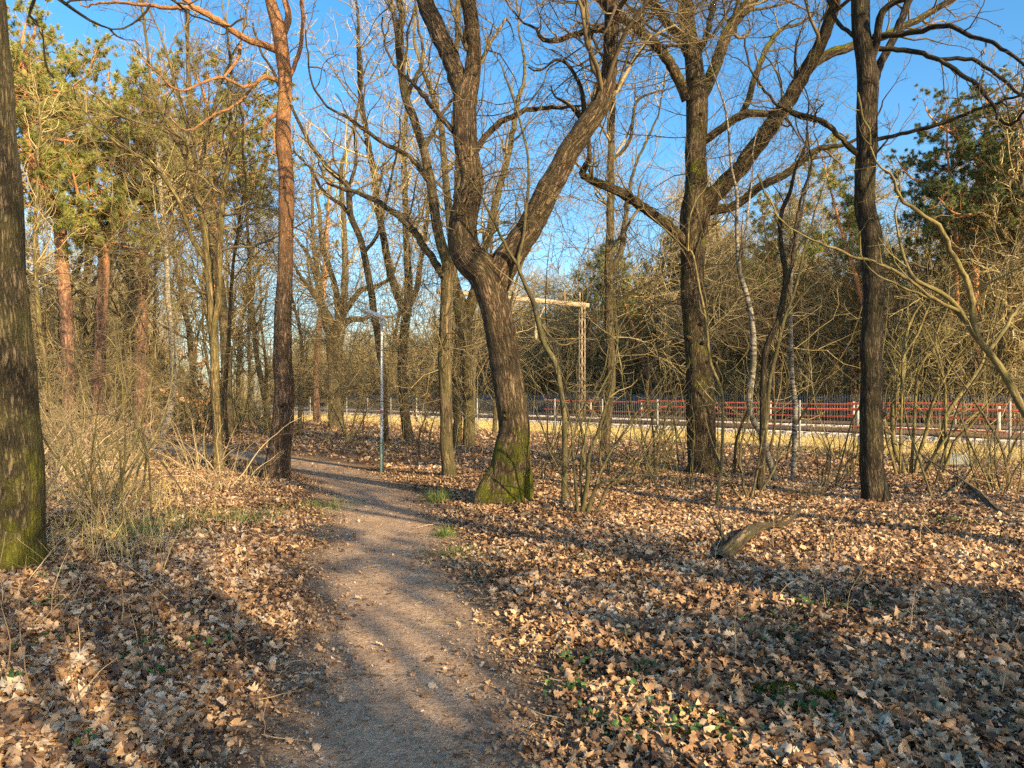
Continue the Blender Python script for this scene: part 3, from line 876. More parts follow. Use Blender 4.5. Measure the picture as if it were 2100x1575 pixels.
traced_tree("oak_tree", "slim upright oak with sunlit trunk between lamp post and forked oak", "tree", 988,
            [(922, 988, 32), (918, 940, 27), (916, 858, 26), (911, 758, 27), (913, 658, 24), (917, 590, 25), (919, 540, 26), (905, 500, 22), (890, 420, 20), (878, 360, 19), (867, 300, 17), (850, 250, 17), (833, 200, 16), (824, 150, 15), (817, 83, 14), (824, 33, 13), (817, 0, 12), (810, -100, 10)],
            [dict(p=[(910, 566, 18), (890, 535, 16), (874, 513, 15), (840, 464, 14), (798, 430, 12), (763, 407, 11), (718, 391, 8), (680, 380, 5)], dd=1.6, ext=1),
             dict(p=[(925, 575, 18), (932, 520, 15), (935, 450, 14), (938, 380, 13), (940, 300, 13), (936, 150, 11), (940, 0, 10)], dd=1.2, ext=3),
             dict(p=[(880, 372, 12), (860, 345, 11), (838, 320, 10), (800, 300, 9), (760, 275, 8), (720, 245, 7), (690, 230, 5)], dd=-1.2, ext=1.5),
             dict(p=[(833, 205, 10), (845, 175, 9), (862, 140, 8), (868, 105, 7)], dd=.5, ext=1.5),
             dict(p=[(868, 306, 10), (890, 270, 9), (905, 235, 8), (940, 190, 6)], dd=1.2, ext=2)],
            mat='trunk_brown', sides=16, flare=(.35, .2, 5, .2), ext=3, low=(.1, .4, 22, 1.1), crown_t0=.42)

traced_tree("oak_tree", "twin stemmed grey oak with low fork half hidden behind the mossy oak", "tree", 922,
            [(962, 922, 24), (962, 860, 22), (960, 790, 22), (958, 720, 24), (952, 672, 30), (947, 640, 34), (938, 600, 24), (930, 560, 20), (925, 480, 18), (915, 380, 15), (905, 260, 12)],
            [dict(p=[(952, 660, 26), (965, 625, 24), (976, 590, 22), (985, 540, 18), (1005, 470, 16), (1020, 400, 14), (1042, 320, 12), (1060, 220, 10)], dd=-1, ext=3),
             dict(p=[(937, 918, 20), (938, 850, 18), (936, 770, 18), (940, 700, 18), (944, 655, 18)], dd=.1, ext=0),
             dict(p=[(985, 540, 14), (1020, 520, 13), (1060, 470, 12), (1090, 420, 10), (1130, 395, 8)], dd=1.5, ext=2.5)],
            mat='trunk_olive', sides=14, flare=(.35, .25, 4, .2), ext=4, low=(.1, .5, 16, 1.8), twig='twig_olive')

traced_tree("oak_tree", "dark oak with curved forking trunk just right of the lamp post", "tree", 908,
            [(838, 907, 24), (832, 860, 21), (826, 800, 20), (824, 757, 20), (828, 700, 19), (834, 643, 20), (838, 600, 18), (835, 529, 15), (832, 452, 13), (830, 380, 12), (828, 280, 10)],
            [dict(p=[(834, 650, 19), (822, 622, 18), (812, 597, 17), (798, 548, 16), (786, 483, 15), (775, 426, 14), (767, 357, 13), (756, 300, 12), (740, 200, 10), (735, 100, 8)], dd=-2, ext=3),
             dict(p=[(840, 625, 14), (855, 590, 12), (862, 540, 11), (872, 480, 10), (880, 400, 8)], dd=2, ext=3)],
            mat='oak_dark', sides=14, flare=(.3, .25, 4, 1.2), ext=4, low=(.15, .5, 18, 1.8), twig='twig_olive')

traced_tree("oak_tree", "thin oak leaning left right behind the lamp post", "tree", 926,
            [(791, 926, 15), (790, 880, 14), (788, 795, 13), (778, 719, 13), (767, 643, 15), (756, 574, 14), (740, 498, 13), (721, 445, 13), (714, 384, 12), (690, 362, 11), (672, 345, 10), (655, 320, 9), (638, 300, 8), (605, 235, 6)],
            [dict(p=[(722, 448, 9), (700, 420, 8), (665, 395, 7), (640, 350, 6), (622, 330, 5)], dd=1, ext=2),
             dict(p=[(745, 520, 8), (775, 480, 7), (790, 420, 6), (800, 380, 5)], dd=-1, ext=2.5),
             dict(p=[(714, 390, 8), (730, 330, 7), (728, 260, 6), (740, 190, 5)], dd=1, ext=3)],
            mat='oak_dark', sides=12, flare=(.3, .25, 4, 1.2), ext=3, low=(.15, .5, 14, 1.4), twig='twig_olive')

traced_tree("oak_tree", "broad open oak with crooked low limbs left of the lamp", "tree", 880,
            [(693, 879, 30), (689, 840, 26), (688, 780, 25), (690, 720, 26), (695, 680, 26), (700, 650, 20), (705, 600, 16), (708, 540, 13), (705, 460, 11), (700, 380, 9)],
            [dict(p=[(688, 715, 16), (675, 688, 15), (668, 665, 14), (663, 635, 13), (645, 605, 11), (630, 585, 9), (612, 560, 7), (600, 535, 5)], dd=-3, ext=2),
             dict(p=[(690, 690, 14), (676, 650, 13), (655, 615, 12), (650, 575, 10), (630, 520, 8), (615, 500, 6)], dd=3, ext=2),
             dict(p=[(700, 670, 15), (720, 655, 13), (745, 655, 10), (760, 648, 8), (790, 650, 5)], dd=2, ext=2),
             dict(p=[(700, 655, 15), (715, 628, 13), (740, 595, 12), (765, 590, 10), (795, 575, 7)], dd=-3, ext=2.5),
             dict(p=[(694, 665, 15), (690, 600, 13), (672, 540, 11), (660, 500, 9), (655, 430, 7)], dd=3, ext=3)],
            mat='trunk_brown', sides=14, flare=(.35, .3, 5, 1.2), ext=4, low=(.15, .45, 14, 2.5), twig='twig_olive', dens=.9)

traced_tree("oak_tree", "yellowish many branched tree left of the tall pine at the thicket's edge", "tree", 972,
            [(447, 972, 20), (446, 900, 17), (443, 800, 17), (436, 700, 17), (432, 620, 16), (427, 540, 15), (420, 470, 13), (408, 420, 13), (398, 375, 12), (385, 330, 11), (368, 290, 10), (345, 250, 9), (325, 215, 8), (310, 160, 6), (300, 100, 5)],
            [dict(p=[(436, 690, 13), (447, 620, 13), (450, 540, 13), (452, 470, 13), (460, 380, 12), (470, 320, 10), (474, 260, 8), (470, 190, 7)], dd=-1, ext=2),
             dict(p=[(405, 410, 10), (403, 340, 10), (388, 270, 9), (365, 190, 8), (345, 120, 6), (325, 60, 4)], dd=1.2, ext=1.5),
             dict(p=[(425, 540, 10), (395, 490, 9), (370, 420, 9), (340, 370, 8), (300, 330, 7), (250, 300, 6), (210, 270, 4)], dd=-1.5, ext=1),
             dict(p=[(400, 385, 9), (415, 320, 8), (430, 250, 7), (450, 180, 6), (480, 110, 4)], dd=.8, ext=1.5),
             dict(p=[(372, 295, 7), (335, 265, 7), (280, 250, 6), (235, 230, 5), (200, 200, 3)], dd=-.8, ext=.8)],
            mat='trunk_olive', sides=14, flare=(.3, .2, 4, 1.2), ext=1.5, low=(.15, .6, 26, 1.3), dens=1.5)

traced_tree("young_tree", "thin dark stem hugging the yellowish tree by the path", "tree", 958,
            [(465, 958, 11), (463, 900, 10), (462, 820, 9), (464, 750, 9), (470, 680, 8), (473, 620, 7), (478, 540, 6), (490, 460, 5), (505, 380, 4)],
            [], mat='trunk_brown', sides=10, flare=(.3, .2, 4, 1.2), ext=2, low=(.1, .8, 20, 1.2), dens=2)

traced_tree("birch_tree", "white barked birch leaning out of the left thicket", "tree", 915,
            [(332, 915, 14), (338, 880, 14), (350, 840, 13), (356, 790, 13), (354, 730, 12), (352, 690, 12), (345, 620, 11), (342, 550, 10), (338, 470, 9), (330, 400, 8), (322, 320, 6)],
            [], mat='birch', sides=12, flare=(.3, .3, 4, 1.2), ext=4, low=(.4, .9, 16, 1.4), dens=2, twig='twig_olive')
traced_tree("young_tree", "slender pale stem right beside the big left trunk", "tree", 925,
            [(112, 925, 12), (107, 850, 12), (98, 785, 12), (88, 725, 11), (80, 660, 10), (76, 600, 9), (74, 540, 8), (70, 470, 7), (78, 400, 5)],
            [], mat='trunk_olive', sides=10, flare=(.3, .3, 4, 1.2), ext=3, low=(.2, .8, 16, 1.5), dens=2, twig='twig_olive')

# saplings and slim trees right of the forked oak
SAP_LV = [dict(per_m=2.6, t0=.2, ang=(30, 65), L=(.12, .3), rf=.45, rmin=.005, rmax=.014, m=7, gn=.18, up=.08, k=4),
          dict(per_m=4.5, t0=.15, ang=(30, 65), L=(.25, .6), rf=.6, rmin=.0032, m=5, gn=.2, up=.05),
          dict(per_m=6, t0=.15, ang=(30, 65), L=(.3, .6), rf=.6, rmin=.0024, m=4, gn=.2, up=.04)]
sap = dict(lv=SAP_LV, sides=10, flare=(.3, .1, 4, .3), rough=.01, r_end=.006, crown_t0=.25)
traced_tree("birch_tree", "crooked pale birch bowed low down before the railings", "tree", 995,
            [(1594, 994, 13), (1577, 942, 14), (1561, 888, 14), (1544, 862, 13), (1538, 825, 13), (1546, 742, 13), (1540, 658, 12), (1524, 585, 11), (1513, 525, 9), (1510, 400, 6.5), (1498, 333, 5), (1490, 233, 4), (1480, 193, 3.5), (1467, 160, 3)],
            [dict(p=[(1514, 530, 6), (1530, 470, 5), (1535, 420, 4), (1545, 360, 3)], dd=.5, ext=1)], mat='birch', ext=1.5, **sap)
traced_tree("birch_tree", "straight thin birch stem left of the dark oak trunk", "tree", 990,
            [(1627, 990, 12), (1630, 925, 11), (1630, 842, 11), (1623, 758, 10), (1620, 658, 9), (1622, 580, 8), (1630, 500, 7), (1645, 420, 5), (1660, 350, 4)],
            [], mat='birch', ext=2, **sap)
traced_tree("young_tree", "dark kinked young oak between the two birches", "tree", 1022,
            [(1560, 1022, 13), (1563, 940, 13), (1564, 860, 13), (1566, 790, 13), (1572, 710, 13), (1597, 658, 13), (1612, 580, 12), (1606, 520, 11), (1602, 470, 10), (1606, 430, 9), (1622, 390, 8), (1632, 350, 6), (1650, 300, 4)],
            [dict(p=[(1612, 590, 7), (1625, 540, 7), (1630, 480, 6), (1640, 420, 6), (1655, 370, 5)], dd=.5, ext=1)], mat='oak_dark', ext=1.5, **sap)
traced_tree("young_tree", "slanting dark sapling rising right across the kinked young oak", "tree", 1012,
            [(1563, 1010, 8), (1566, 930, 8), (1569, 870, 8), (1578, 790, 8), (1592, 725, 8), (1607, 660, 7), (1627, 600, 6), (1642, 550, 5), (1660, 480, 4)],
            [dict(p=[(1608, 655, 4), (1650, 600, 4), (1700, 560, 3), (1740, 540, 2)], dd=-.4, ext=.6)], mat='sapling', ext=1, **sap)
traced_tree("young_tree", "thin wavy green stemmed sapling in front of the big limbed oak", "tree", 1046,
            [(1470, 1045, 7), (1480, 958, 7), (1482, 858, 6.5), (1478, 798, 6), (1457, 742, 6), (1450, 675, 5.5), (1437, 592, 5), (1420, 525, 4.5), (1410, 514, 4)],
            [dict(p=[(1411, 515, 3.5), (1414, 450, 3.2), (1428, 410, 2.6), (1440, 395, 2)], dd=0, ext=.3), dict(p=[(1411, 515, 3), (1370, 475, 2.6), (1330, 440, 2)], dd=.2, ext=.5)], mat='hazel', twig='twig_hazel', ext=0, **sap)
traced_tree("young_tree", "long curved olive sapling right beside the mossy oak", "tree", 1046,
            [(1157, 1045, 12), (1157, 958, 11), (1158, 858, 11), (1148, 792, 11), (1137, 742, 12), (1114, 702, 11), (1100, 658, 11), (1093, 625, 10), (1077, 585, 9), (1064, 542, 8), (1070, 500, 7), (1078, 440, 6), (1087, 370, 6), (1082, 310, 5), (1064, 245, 5), (1046, 190, 4), (1030, 150, 3)],
            [dict(p=[(1062, 545, 7), (1040, 510, 6), (1010, 450, 5), (985, 400, 4), (950, 350, 3), (915, 325, 2.5)], dd=-.6, ext=.6),
             dict(p=[(1062, 240, 3.5), (1090, 205, 3.5), (1115, 170, 3), (1125, 140, 3), (1160, 120, 2.5)], dd=.3, ext=.6),
             dict(p=[(1097, 640, 4), (1120, 680, 3.5), (1145, 705, 3)], dd=.3, ext=.4)], mat='sapling', ext=.8, **sap)
traced_tree("young_tree", "slim dark tree with high fork behind the multi stemmed shrub", "tree", 935,
            [(1238, 935, 20), (1245, 850, 19), (1252, 758, 18), (1250, 658, 18), (1249, 558, 18), (1252, 430, 16), (1254, 300, 14), (1256, 200, 12), (1250, 100, 10)],
            [dict(p=[(1252, 560, 12), (1275, 510, 12), (1278, 480, 12), (1284, 440, 9), (1290, 400, 8), (1300, 350, 6), (1330, 280, 5)], dd=.5, ext=1.5),
             dict(p=[(1254, 330, 8), (1290, 290, 7), (1305, 210, 6), (1340, 190, 4)], dd=-.6, ext=1.5),
             dict(p=[(1262, 620, 7), (1300, 595, 6), (1340, 575, 6), (1370, 555, 4)], dd=-.5, ext=1)],
            mat='trunk_brown', sides=14, ext=3, low=(.2, .6, 24, 1.4), twig='twig_olive')
# the pale stem that leans in from beyond the right edge
traced_tree("hazel_tree", "pale leaning stem reaching in from the right edge of the photo", "tree", 1120,
            [(2290, 1118, 22), (2240, 1030, 20), (2170, 930, 18), (2100, 842, 16), (2067, 785, 15), (2027, 725, 13), (1995, 678, 12), (1965, 635, 10), (1925, 600, 9), (1880, 575, 8), (1860, 545, 7), (1846, 500, 5), (1838, 450, 4)],
            [dict(p=[(2005, 690, 13), (1997, 665, 13), (1990, 592, 12), (1973, 558, 11), (1953, 525, 11), (1927, 467, 10), (1883, 433, 8), (1843, 400, 7), (1830, 363, 5), (1800, 337, 4)], dd=-.5, ext=.8),
             dict(p=[(1968, 638, 8), (1910, 612, 7), (1875, 580, 7), (1840, 558, 7), (1800, 540, 6), (1760, 530, 6), (1700, 505, 5), (1640, 480, 3)], dd=-.3, ext=.8),
             dict(p=[(2020, 715, 8), (1990, 675, 8), (1950, 630, 6), (1890, 605, 5), (1830, 580, 4), (1790, 555, 3)], dd=.3, ext=.5),
             dict(p=[(2025, 722, 9), (2050, 690, 8), (2075, 650, 7), (2110, 610, 6)], dd=.4, ext=1),
             dict(p=[(1992, 600, 6), (2030, 580, 5), (2070, 560, 4), (2120, 535, 3)], dd=-.3, ext=.5)],
            mat='hazel', twig='twig_hazel', lv=SAP_LV, sides=14, flare=None, rough=.01, ext=.5, r_end=.006, crown_t0=.3, dens=.8)


# ------------------------------------------------------------------ shrubs with many stems
def shrub(name, label, cat, base, stems, mat, twig, lv, group=None, h=None):
    """stems: traced pixel polylines at the shrub's depth"""
    root = thing(name, label, cat, base, group)
    srcs = []
    for l in stems:
        dd = RNG.uniform(-.5, .5)
        P, R, _ = trace(l, base[1], dd)
        R = R * .78
        P[1:] += np.cumsum(RNG.normal(size=(len(P) - 1, 3)) * .006, 0)
        P[0, 2] = float(ground_z(P[0, 0], P[0, 1])[0]) - .05
        P, R = extend(P, R, RNG.uniform(.5, 1.1), .004, gn=.15, up=.1, m=7)
        p, r = resample(P, R, 26)
        MB().tubes(p, r, 9, rough=.01).build("stem", M[mat], root, origin=base)
        srcs.append((p, r))
    P, R = stack(srcs, 24)
    cb = MB(); crown_levels(cb, P, R, lv)
    cb.build("crown", M[twig], root, origin=base)
    return root


SHRUB_LV = [dict(per_m=4.5, t0=.15, ang=(25, 60), L=(.18, .42), rf=.5, rmin=.004, rmax=.012, m=7, gn=.17, up=.08, k=4),
            dict(per_m=5, t0=.1, ang=(30, 65), L=(.3, .6), rf=.6, rmin=.003, m=5, gn=.2, up=.05),
            dict(per_m=6, t0=.1, ang=(30, 65), L=(.3, .6), rf=.6, rmin=.0022, m=4, gn=.2, up=.04)]
shrub("hazel_shrub", "pale yellow hazel clump fanning out right of the dark oak trunk", "shrub", at(1880, 985),
      [[(1862, 985, 14), (1838, 930, 13), (1832, 875, 13), (1833, 820, 13), (1850, 760, 11), (1853, 710, 10), (1858, 670, 8), (1872, 640, 6)],
       [(1868, 985, 9), (1870, 900, 8), (1874, 790, 8), (1885, 745, 7), (1910, 715, 6), (1935, 690, 4)],
       [(1878, 1018, 10), (1879, 950, 10), (1898, 885, 10), (1905, 840, 9), (1925, 790, 7), (1955, 735, 5)],
       [(1888, 990, 16), (1905, 960, 13), (1925, 915, 12), (1942, 850, 11), (1975, 800, 10), (2005, 755, 8), (2018, 725, 6)],
       [(1930, 980, 9), (1960, 905, 8), (1990, 870, 7), (2020, 835, 5)],
       [(1840, 975, 8), (1822, 920, 8), (1812, 860, 7), (1818, 790, 5)],
       [(1890, 985, 7), (1935, 905, 7), (1960, 880, 6), (1985, 855, 5)],
       [(1845, 745, 7), (1880, 690, 7), (1905, 640, 5), (1918, 615, 3)],
       [(1940, 800, 8), (1925, 740, 8), (1915, 700, 7), (1930, 660, 5)]], 'hazel', 'twig_hazel', SHRUB_LV)
shrub("hazel_shrub", "dark multi stemmed shrub spraying out right of the curved sapling", "shrub", at(1200, 1062),
      [[(1192, 1060, 13), (1205, 985, 12), (1207, 942, 11), (1228, 880, 10), (1243, 835, 8), (1262, 770, 6)],
       [(1185, 1060, 9), (1180, 990, 8), (1178, 930, 6), (1170, 860, 5), (1150, 800, 4)],
       [(1202, 1062, 8), (1225, 1000, 7), (1270, 985, 6), (1300, 960, 5), (1330, 925, 4)],
       [(1206, 1062, 9), (1230, 1040, 8), (1250, 1000, 7), (1275, 975, 6), (1310, 930, 4), (1340, 870, 3)],
       [(1196, 1060, 8), (1190, 985, 7), (1200, 900, 6), (1215, 830, 5), (1240, 780, 4)],
       [(1204, 1062, 8), (1235, 960, 7), (1285, 880, 6), (1320, 830, 5)],
       [(1188, 1060, 6), (1160, 1000, 5), (1130, 940, 4), (1115, 900, 3)]], 'sapling', 'twig_dark', SHRUB_LV)
shrub("hazel_shrub", "small thorny shrub at the foot of the big limbed oak's left side", "shrub", at(1345, 985),
      [[(1340, 985, 6), (1330, 930, 6), (1310, 870, 5), (1290, 820, 4)], [(1346, 985, 7), (1350, 920, 6), (1362, 860, 5), (1385, 800, 4)],
       [(1350, 985, 6), (1372, 930, 5), (1400, 880, 4)], [(1343, 985, 6), (1345, 900, 5), (1335, 820, 4)], [(1336, 985, 5), (1300, 940, 4), (1270, 900, 3)]], 'sapling', 'twig_dark', SHRUB_LV)
shrub("hazel_shrub", "low dark shrub in front of the crooked bowed birch", "shrub", at(1535, 1035),
      [[(1535, 1035, 8), (1525, 980, 7), (1520, 930, 6), (1530, 880, 5)], [(1540, 1035, 7), (1552, 960, 6), (1560, 900, 5)],
       [(1550, 1030, 6), (1590, 960, 5), (1600, 900, 4)], [(1530, 1035, 6), (1500, 990, 5), (1480, 950, 4)]], 'sapling', 'twig_dark', SHRUB_LV)
shrub("hazel_shrub", "bare shrub standing left of the lamp post foot", "shrub", at(715, 915),
      [[(715, 915, 6), (705, 860, 5), (700, 800, 4), (690, 760, 3)], [(717, 915, 6), (728, 860, 5), (742, 820, 4)], [(713, 915, 5), (698, 870, 4), (680, 830, 3)], [(718, 915, 5), (735, 880, 4), (750, 850, 3)]], 'sapling', 'twig_olive', SHRUB_LV)

# withered leaves on young oaks
def withered(label, xp, yp, hpx, n, seed):
    b = at(xp, yp)
    root = thing("young_oak", label, "sapling", b)
    P, R = wander(b - np.array([0, 0, .05]), (RNG.normal() * .15, RNG.normal() * .15, 1), hpx / FPX * b[1], 14, .08, .1, .018, .005)
    MB().tubes(P, R, 8).build("trunk", M['sapling'], root, origin=b)
    cb = MB(); lv = crown_levels(cb, P[None], R[None], [dict(per_m=6, t0=.25, ang=(45, 80), L=(.25, .5), rf=.5, rmin=.004, m=7, gn=.2, up=.08), dict(per_m=6, L=(.3, .6), rmin=.003, m=5, gn=.2)])
    cb.build("crown", M['twig_dark'], root, origin=b)
    Q = lv[1][0].reshape(-1, 3)
    q = Q[RNG.choice(len(Q), min(n, len(Q)), replace=False)]
    lb = MB(); leaves(lb, q, RNG.uniform(.07, .11, len(q)), 5, 1.0, lift=-.05)
    lb.build("leaves", M['withered'], root, origin=b)
withered("young oak still holding rusty withered leaves by the yellowish tree", 428, 960, 230, 170, 1)
withered("young oak with withered brown leaves behind the slim upright oak", 880, 940, 190, 150, 2)
withered("small withered oak sapling deep in the left thicket", 265, 930, 180, 60, 3)

# ------------------------------------------------------------------ pines at the left and right
def pine_crown(root, base, srcs, t0=.1, dens=1.0, mat='needles', tuft=58, nl=.15, nw=.0125, L=(.14, .3), rmax=.05):
    P, R = stack(srcs, 26)
    cb = MB()
    lv = crown_levels(cb, P, R, [dict(per_m=3.4 * dens, t0=t0, ang=(55, 95), L=L, rf=.3, rmin=.012, rmax=rmax, m=8, gn=.2, up=.06, k=5, fall=.6),
                                 dict(per_m=4.0, t0=.3, ang=(30, 70), L=(.25, .5), rf=.5, rmin=.008, m=6, gn=.25, up=.1),
                                 dict(per_m=7, t0=.2, ang=(25, 65), L=(.3, .6), rf=.6, rmin=.005, m=4, gn=.2, up=.15)])
    cb.build("branches", M['pine_far'], root, origin=base)
    nb = MB(); needles(nb, lv[2][0], lv[2][1], tuft, nl, nw, .25); needles(nb, lv[1][0], lv[1][1], tuft, nl, nw, .6)
    nb.build("needles", M[mat], root, origin=base)


def traced_pine(label, d, trunk, limbs, top, dens=1.0, mat='needles', t0=.1, crown_from=.5, L=(.14, .3)):
    x0 = (trunk[0][0] - 1050) / FPX * d
    base = np.array([x0, d, float(ground_z(x0, d)[0])])
    root = thing("pine_tree", label, "tree", base)
    P, R, _ = trace(trunk, d, 0.0)
    low = np.array([[P[0, 0], P[0, 1], base[2] - .2]])
    P = np.vstack([low, P]); R = np.concatenate([R[:1] * 1.15, R])
    P, R = extend(P, R, top, .03, gn=.12, up=.15)
    P, R = resample(P, R, 60)
    MB().tubes(P, R, 14, flare=(.3, .4, 5, 1), rough=.03).build("trunk", M['pine_far'], root, origin=base)
    k = int(60 * crown_from)
    srcs = [(P[k:], R[k:])]
    for l in limbs:
        p, r, _ = trace(l, d, RNG.uniform(-2, 2)); p, r = extend(p, r, 2.0, .02)
        MB().tubes(p, r, 8, rough=.03).build("branch", M['pine_far'], root, origin=base)
        srcs.append((p, r))
    pine_crown(root, base, srcs, t0, dens, mat, L=L)
    return root


traced_pine("leftmost pine with kinked orange trunk bending left halfway up", 25,
            [(140, 860, 27), (140, 740, 26), (136, 640, 25), (128, 540, 25), (124, 470, 24), (118, 430, 24), (95, 402, 23), (78, 380, 20), (66, 340, 17), (56, 295, 15), (55, 230, 14), (50, 170, 11)],
            [[(120, 440, 12), (160, 410, 10), (215, 390, 8), (270, 380, 6)], [(60, 300, 8), (95, 285, 7), (150, 290, 5)], [(55, 240, 8), (20, 200, 7), (-20, 170, 5)]], 2.2, 2.6, crown_from=.52, L=(.3, .6))
traced_pine("forked pine with reddish trunk second from the left", 26,
            [(200, 850, 24), (204, 740, 23), (209, 640, 21), (214, 560, 21), (213, 500, 21), (230, 458, 20), (248, 415, 17), (255, 370, 13), (248, 320, 9)],
            [[(212, 520, 14), (196, 490, 13), (190, 460, 11), (170, 435, 8)], [(250, 410, 9), (290, 380, 8), (340, 360, 6)], [(252, 380, 9), (265, 330, 8), (300, 270, 6)], [(230, 455, 9), (280, 440, 8), (330, 450, 6), (390, 440, 4)]], 2.8, 2.4, crown_from=.45, L=(.3, .6))
traced_pine("slender pine behind the yellowish tree with dark green crown", 30,
            [(441, 880, 17), (440, 700, 16), (438, 560, 15), (440, 460, 14), (440, 380, 13), (442, 310, 10)],
            [[(440, 400, 8), (480, 370, 7), (530, 350, 5)], [(440, 350, 7), (400, 330, 6), (360, 330, 4)], [(440, 320, 7), (470, 280, 6), (510, 250, 4)]], 3.5, 3.4, crown_from=.55, L=(.28, .55))
traced_pine("short dark pine stub between the forked pine and the white birch", 32,
            [(288, 860, 25), (288, 760, 24), (290, 680, 24), (292, 600, 20), (294, 520, 16)], [], 4.5, 1.6, crown_from=.5)
traced_pine("pine on the far left with crown filling the upper left corner", 29,
            [(-60, 880, 26), (-50, 700, 24), (-30, 500, 22), (10, 350, 18), (30, 230, 14), (40, 140, 9)], [[(10, 350, 9), (60, 310, 8), (120, 290, 5)], [(30, 230, 9), (80, 190, 7), (140, 190, 5)]], 2.0, 2.6, crown_from=.5, L=(.28, .55))
traced_pine("tall pine beyond the railway at the right edge of the photo", 44,
            [(2000, 860, 18), (1998, 700, 17), (2000, 500, 15), (2010, 350, 12), (2030, 240, 9)], [[(2000, 420, 8), (1940, 380, 7), (1880, 370, 5)], [(2005, 330, 8), (1960, 280, 7), (1930, 260, 5)], [(2008, 370, 8), (2060, 330, 6), (2110, 310, 5)]], 1.8, 2.2, 'needles_dark', crown_from=.5, L=(.28, .55))
traced_pine("pine with wide crown at the far right above the palisade", 41,
            [(2110, 870, 19), (2112, 700, 18), (2108, 500, 15), (2100, 380, 12), (2096, 280, 9)], [[(2105, 450, 8), (2040, 430, 7), (1990, 440, 5)], [(2100, 350, 8), (2160, 300, 6)]], 2.2, 2.2, 'needles_dark', crown_from=.48, L=(.28, .55))
traced_pine("pink stemmed slim pine behind the crooked limbed oak", 46,
            [(650, 870, 14), (648, 780, 13), (652, 700, 12), (660, 620, 11), (668, 540, 10), (670, 460, 8)], [], 4.0, 1.6, crown_from=.55)
# ------------------------------------------------------------------ lamp post by the path
lb = at(783, 970)
lamp = thing("lamp_post", "slim grey lamp post with flat tilted head standing right of the path", "lamp post", lb)
def pole(z0, z1, r0, r1, mat, name, k=14):
    P = np.array([lb + np.array([0, 0, z]) for z in np.linspace(z0, z1, 6)])
    return MB().tubes(P, np.linspace(r0, r1, 6), k).build(name, M[mat], lamp, origin=lb)
HL = (970 - 655) / FPX * lb[1]
pole(-.2, .72, .043, .043, 'lamp_green', "base_sleeve")
pole(.72, HL - .08, .031, .026, 'galv', "post")
zb = (970 - 842) / FPX * lb[1]
pole(zb, zb + .05, .034, .034, 'white_tape', "white_band"); pole(zb - .045, zb, .0345, .0345, 'red_tape', "red_band")
pole(HL - .12, HL + .01, .04, .035, 'galv', "collar")
def loft(secs):
    """secs: list of (centre, half width along y, half height)"""
    k = 14; th = np.arange(k) * 2 * np.pi / k
    V = np.array([[c + np.array([0, np.cos(t) * hw, np.sin(t) * hh]) for t in th] for c, hw, hh in secs])
    n = len(secs); idx = np.arange(n * k).reshape(n, k)
    f = np.stack([idx[:-1], np.roll(idx[:-1], -1, 1), np.roll(idx[1:], -1, 1), idx[1:]], -1)
    return MB().add(V.reshape(-1, 3), f.reshape(-1, 4))
tilt = .42
hs = []
for s_, hw, hh in [(.06, .005, .005), (.05, .05, .035), (0.0, .085, .055), (-.1, .11, .064), (-.22, .115, .06), (-.33, .09, .045), (-.41, .05, .025), (-.44, .005, .004)]:
    hs.append((lb + np.array([s_, 0, HL + .035 - s_ * tilt]), hw, hh))
head = loft(hs).build("lamp_head", M['lamp_head'], lamp, origin=lb)
ls = []
for s_, hw, hh in [(-.05, .004, .004), (-.09, .07, .03), (-.2, .085, .038), (-.31, .065, .026), (-.36, .004, .004)]:
    ls.append((lb + np.array([s_, 0, HL - .004 - s_ * tilt]), hw, hh))
lens = loft(ls).build("lens", M['lens'], None, origin=None); lens.parent = head
lens.data.transform(__import__("mathutils").Matrix.Translation([-float(q) for q in lb]))

# ------------------------------------------------------------------ wire mesh fence along the railway
fo = fpt(0, 0)
fence = thing("wire_fence", "long wire mesh fence with pale posts between the wood and the railway", "fence", fo)
FH = 1.45
SP = 2.75
for i in range(-8, 24):
    s0 = i * SP
    MB().box(fpt(s0, 0, FH / 2 - .1), (.048, .048, FH + .3), FROT).build("post", M['fence_post'], fence, smooth=False, origin=fo)
    nb_ = MB(); q = np.arange(s0 + .05, s0 + SP - .03, .1)
    Pv = np.stack([np.stack([fpt(a, -.04, .04), fpt(a, -.04, FH * .5), fpt(a, -.04, FH - .02)]) for a in q])
    nb_.tubes(Pv, np.full((len(q), 3), .0024), 3)
    hz = np.linspace(.06, FH - .04, 8)
    Ph = np.stack([np.stack([fpt(s0 + .035, -.047, z), fpt(s0 + SP / 2, -.047, z), fpt(s0 + SP - .035, -.047, z)]) for z in hz])
    nb_.tubes(Ph, np.full((len(hz), 3), .0032), 3)
    nb_.build("mesh_panel", M['wire'], fence, origin=fo)

# ------------------------------------------------------------------ red safety barriers, tracks, palisade
def barrier(label, n0, s_lo, s_hi, span, zrails, zbase, jit):
    o = fpt((s_lo + s_hi) / 2, n0, zbase)
    t = thing("safety_barrier", label, "barrier", o)
    s = s_lo; j = 0
    while s < s_hi:
        MB().box(fpt(s, n0, zbase + .6), (.11, .1, 1.3), FROT).build("post", M['post_white'], t, smooth=False, origin=o)
        for z in zrails:
            dz = jit * ((j % 3) - 1) + RNG.normal() * .012
            Pr = np.stack([fpt(s - .25, n0 - .085, zbase + z + dz), fpt(s + span * .5, n0 - .085, zbase + z + dz - .01), fpt(s + span + .25, n0 - .085, zbase + z + dz + RNG.normal() * .03)])
            MB().tubes(Pr, np.full(3, .042), 8).build("rail", M['red_rail'], t, origin=o)
        s += span; j += 1
    return t
barrier("near red two-rail safety barrier on pale posts along the track", 10.0, -12, 14, 5.2, (.3, 1.07), 0.0, .035)
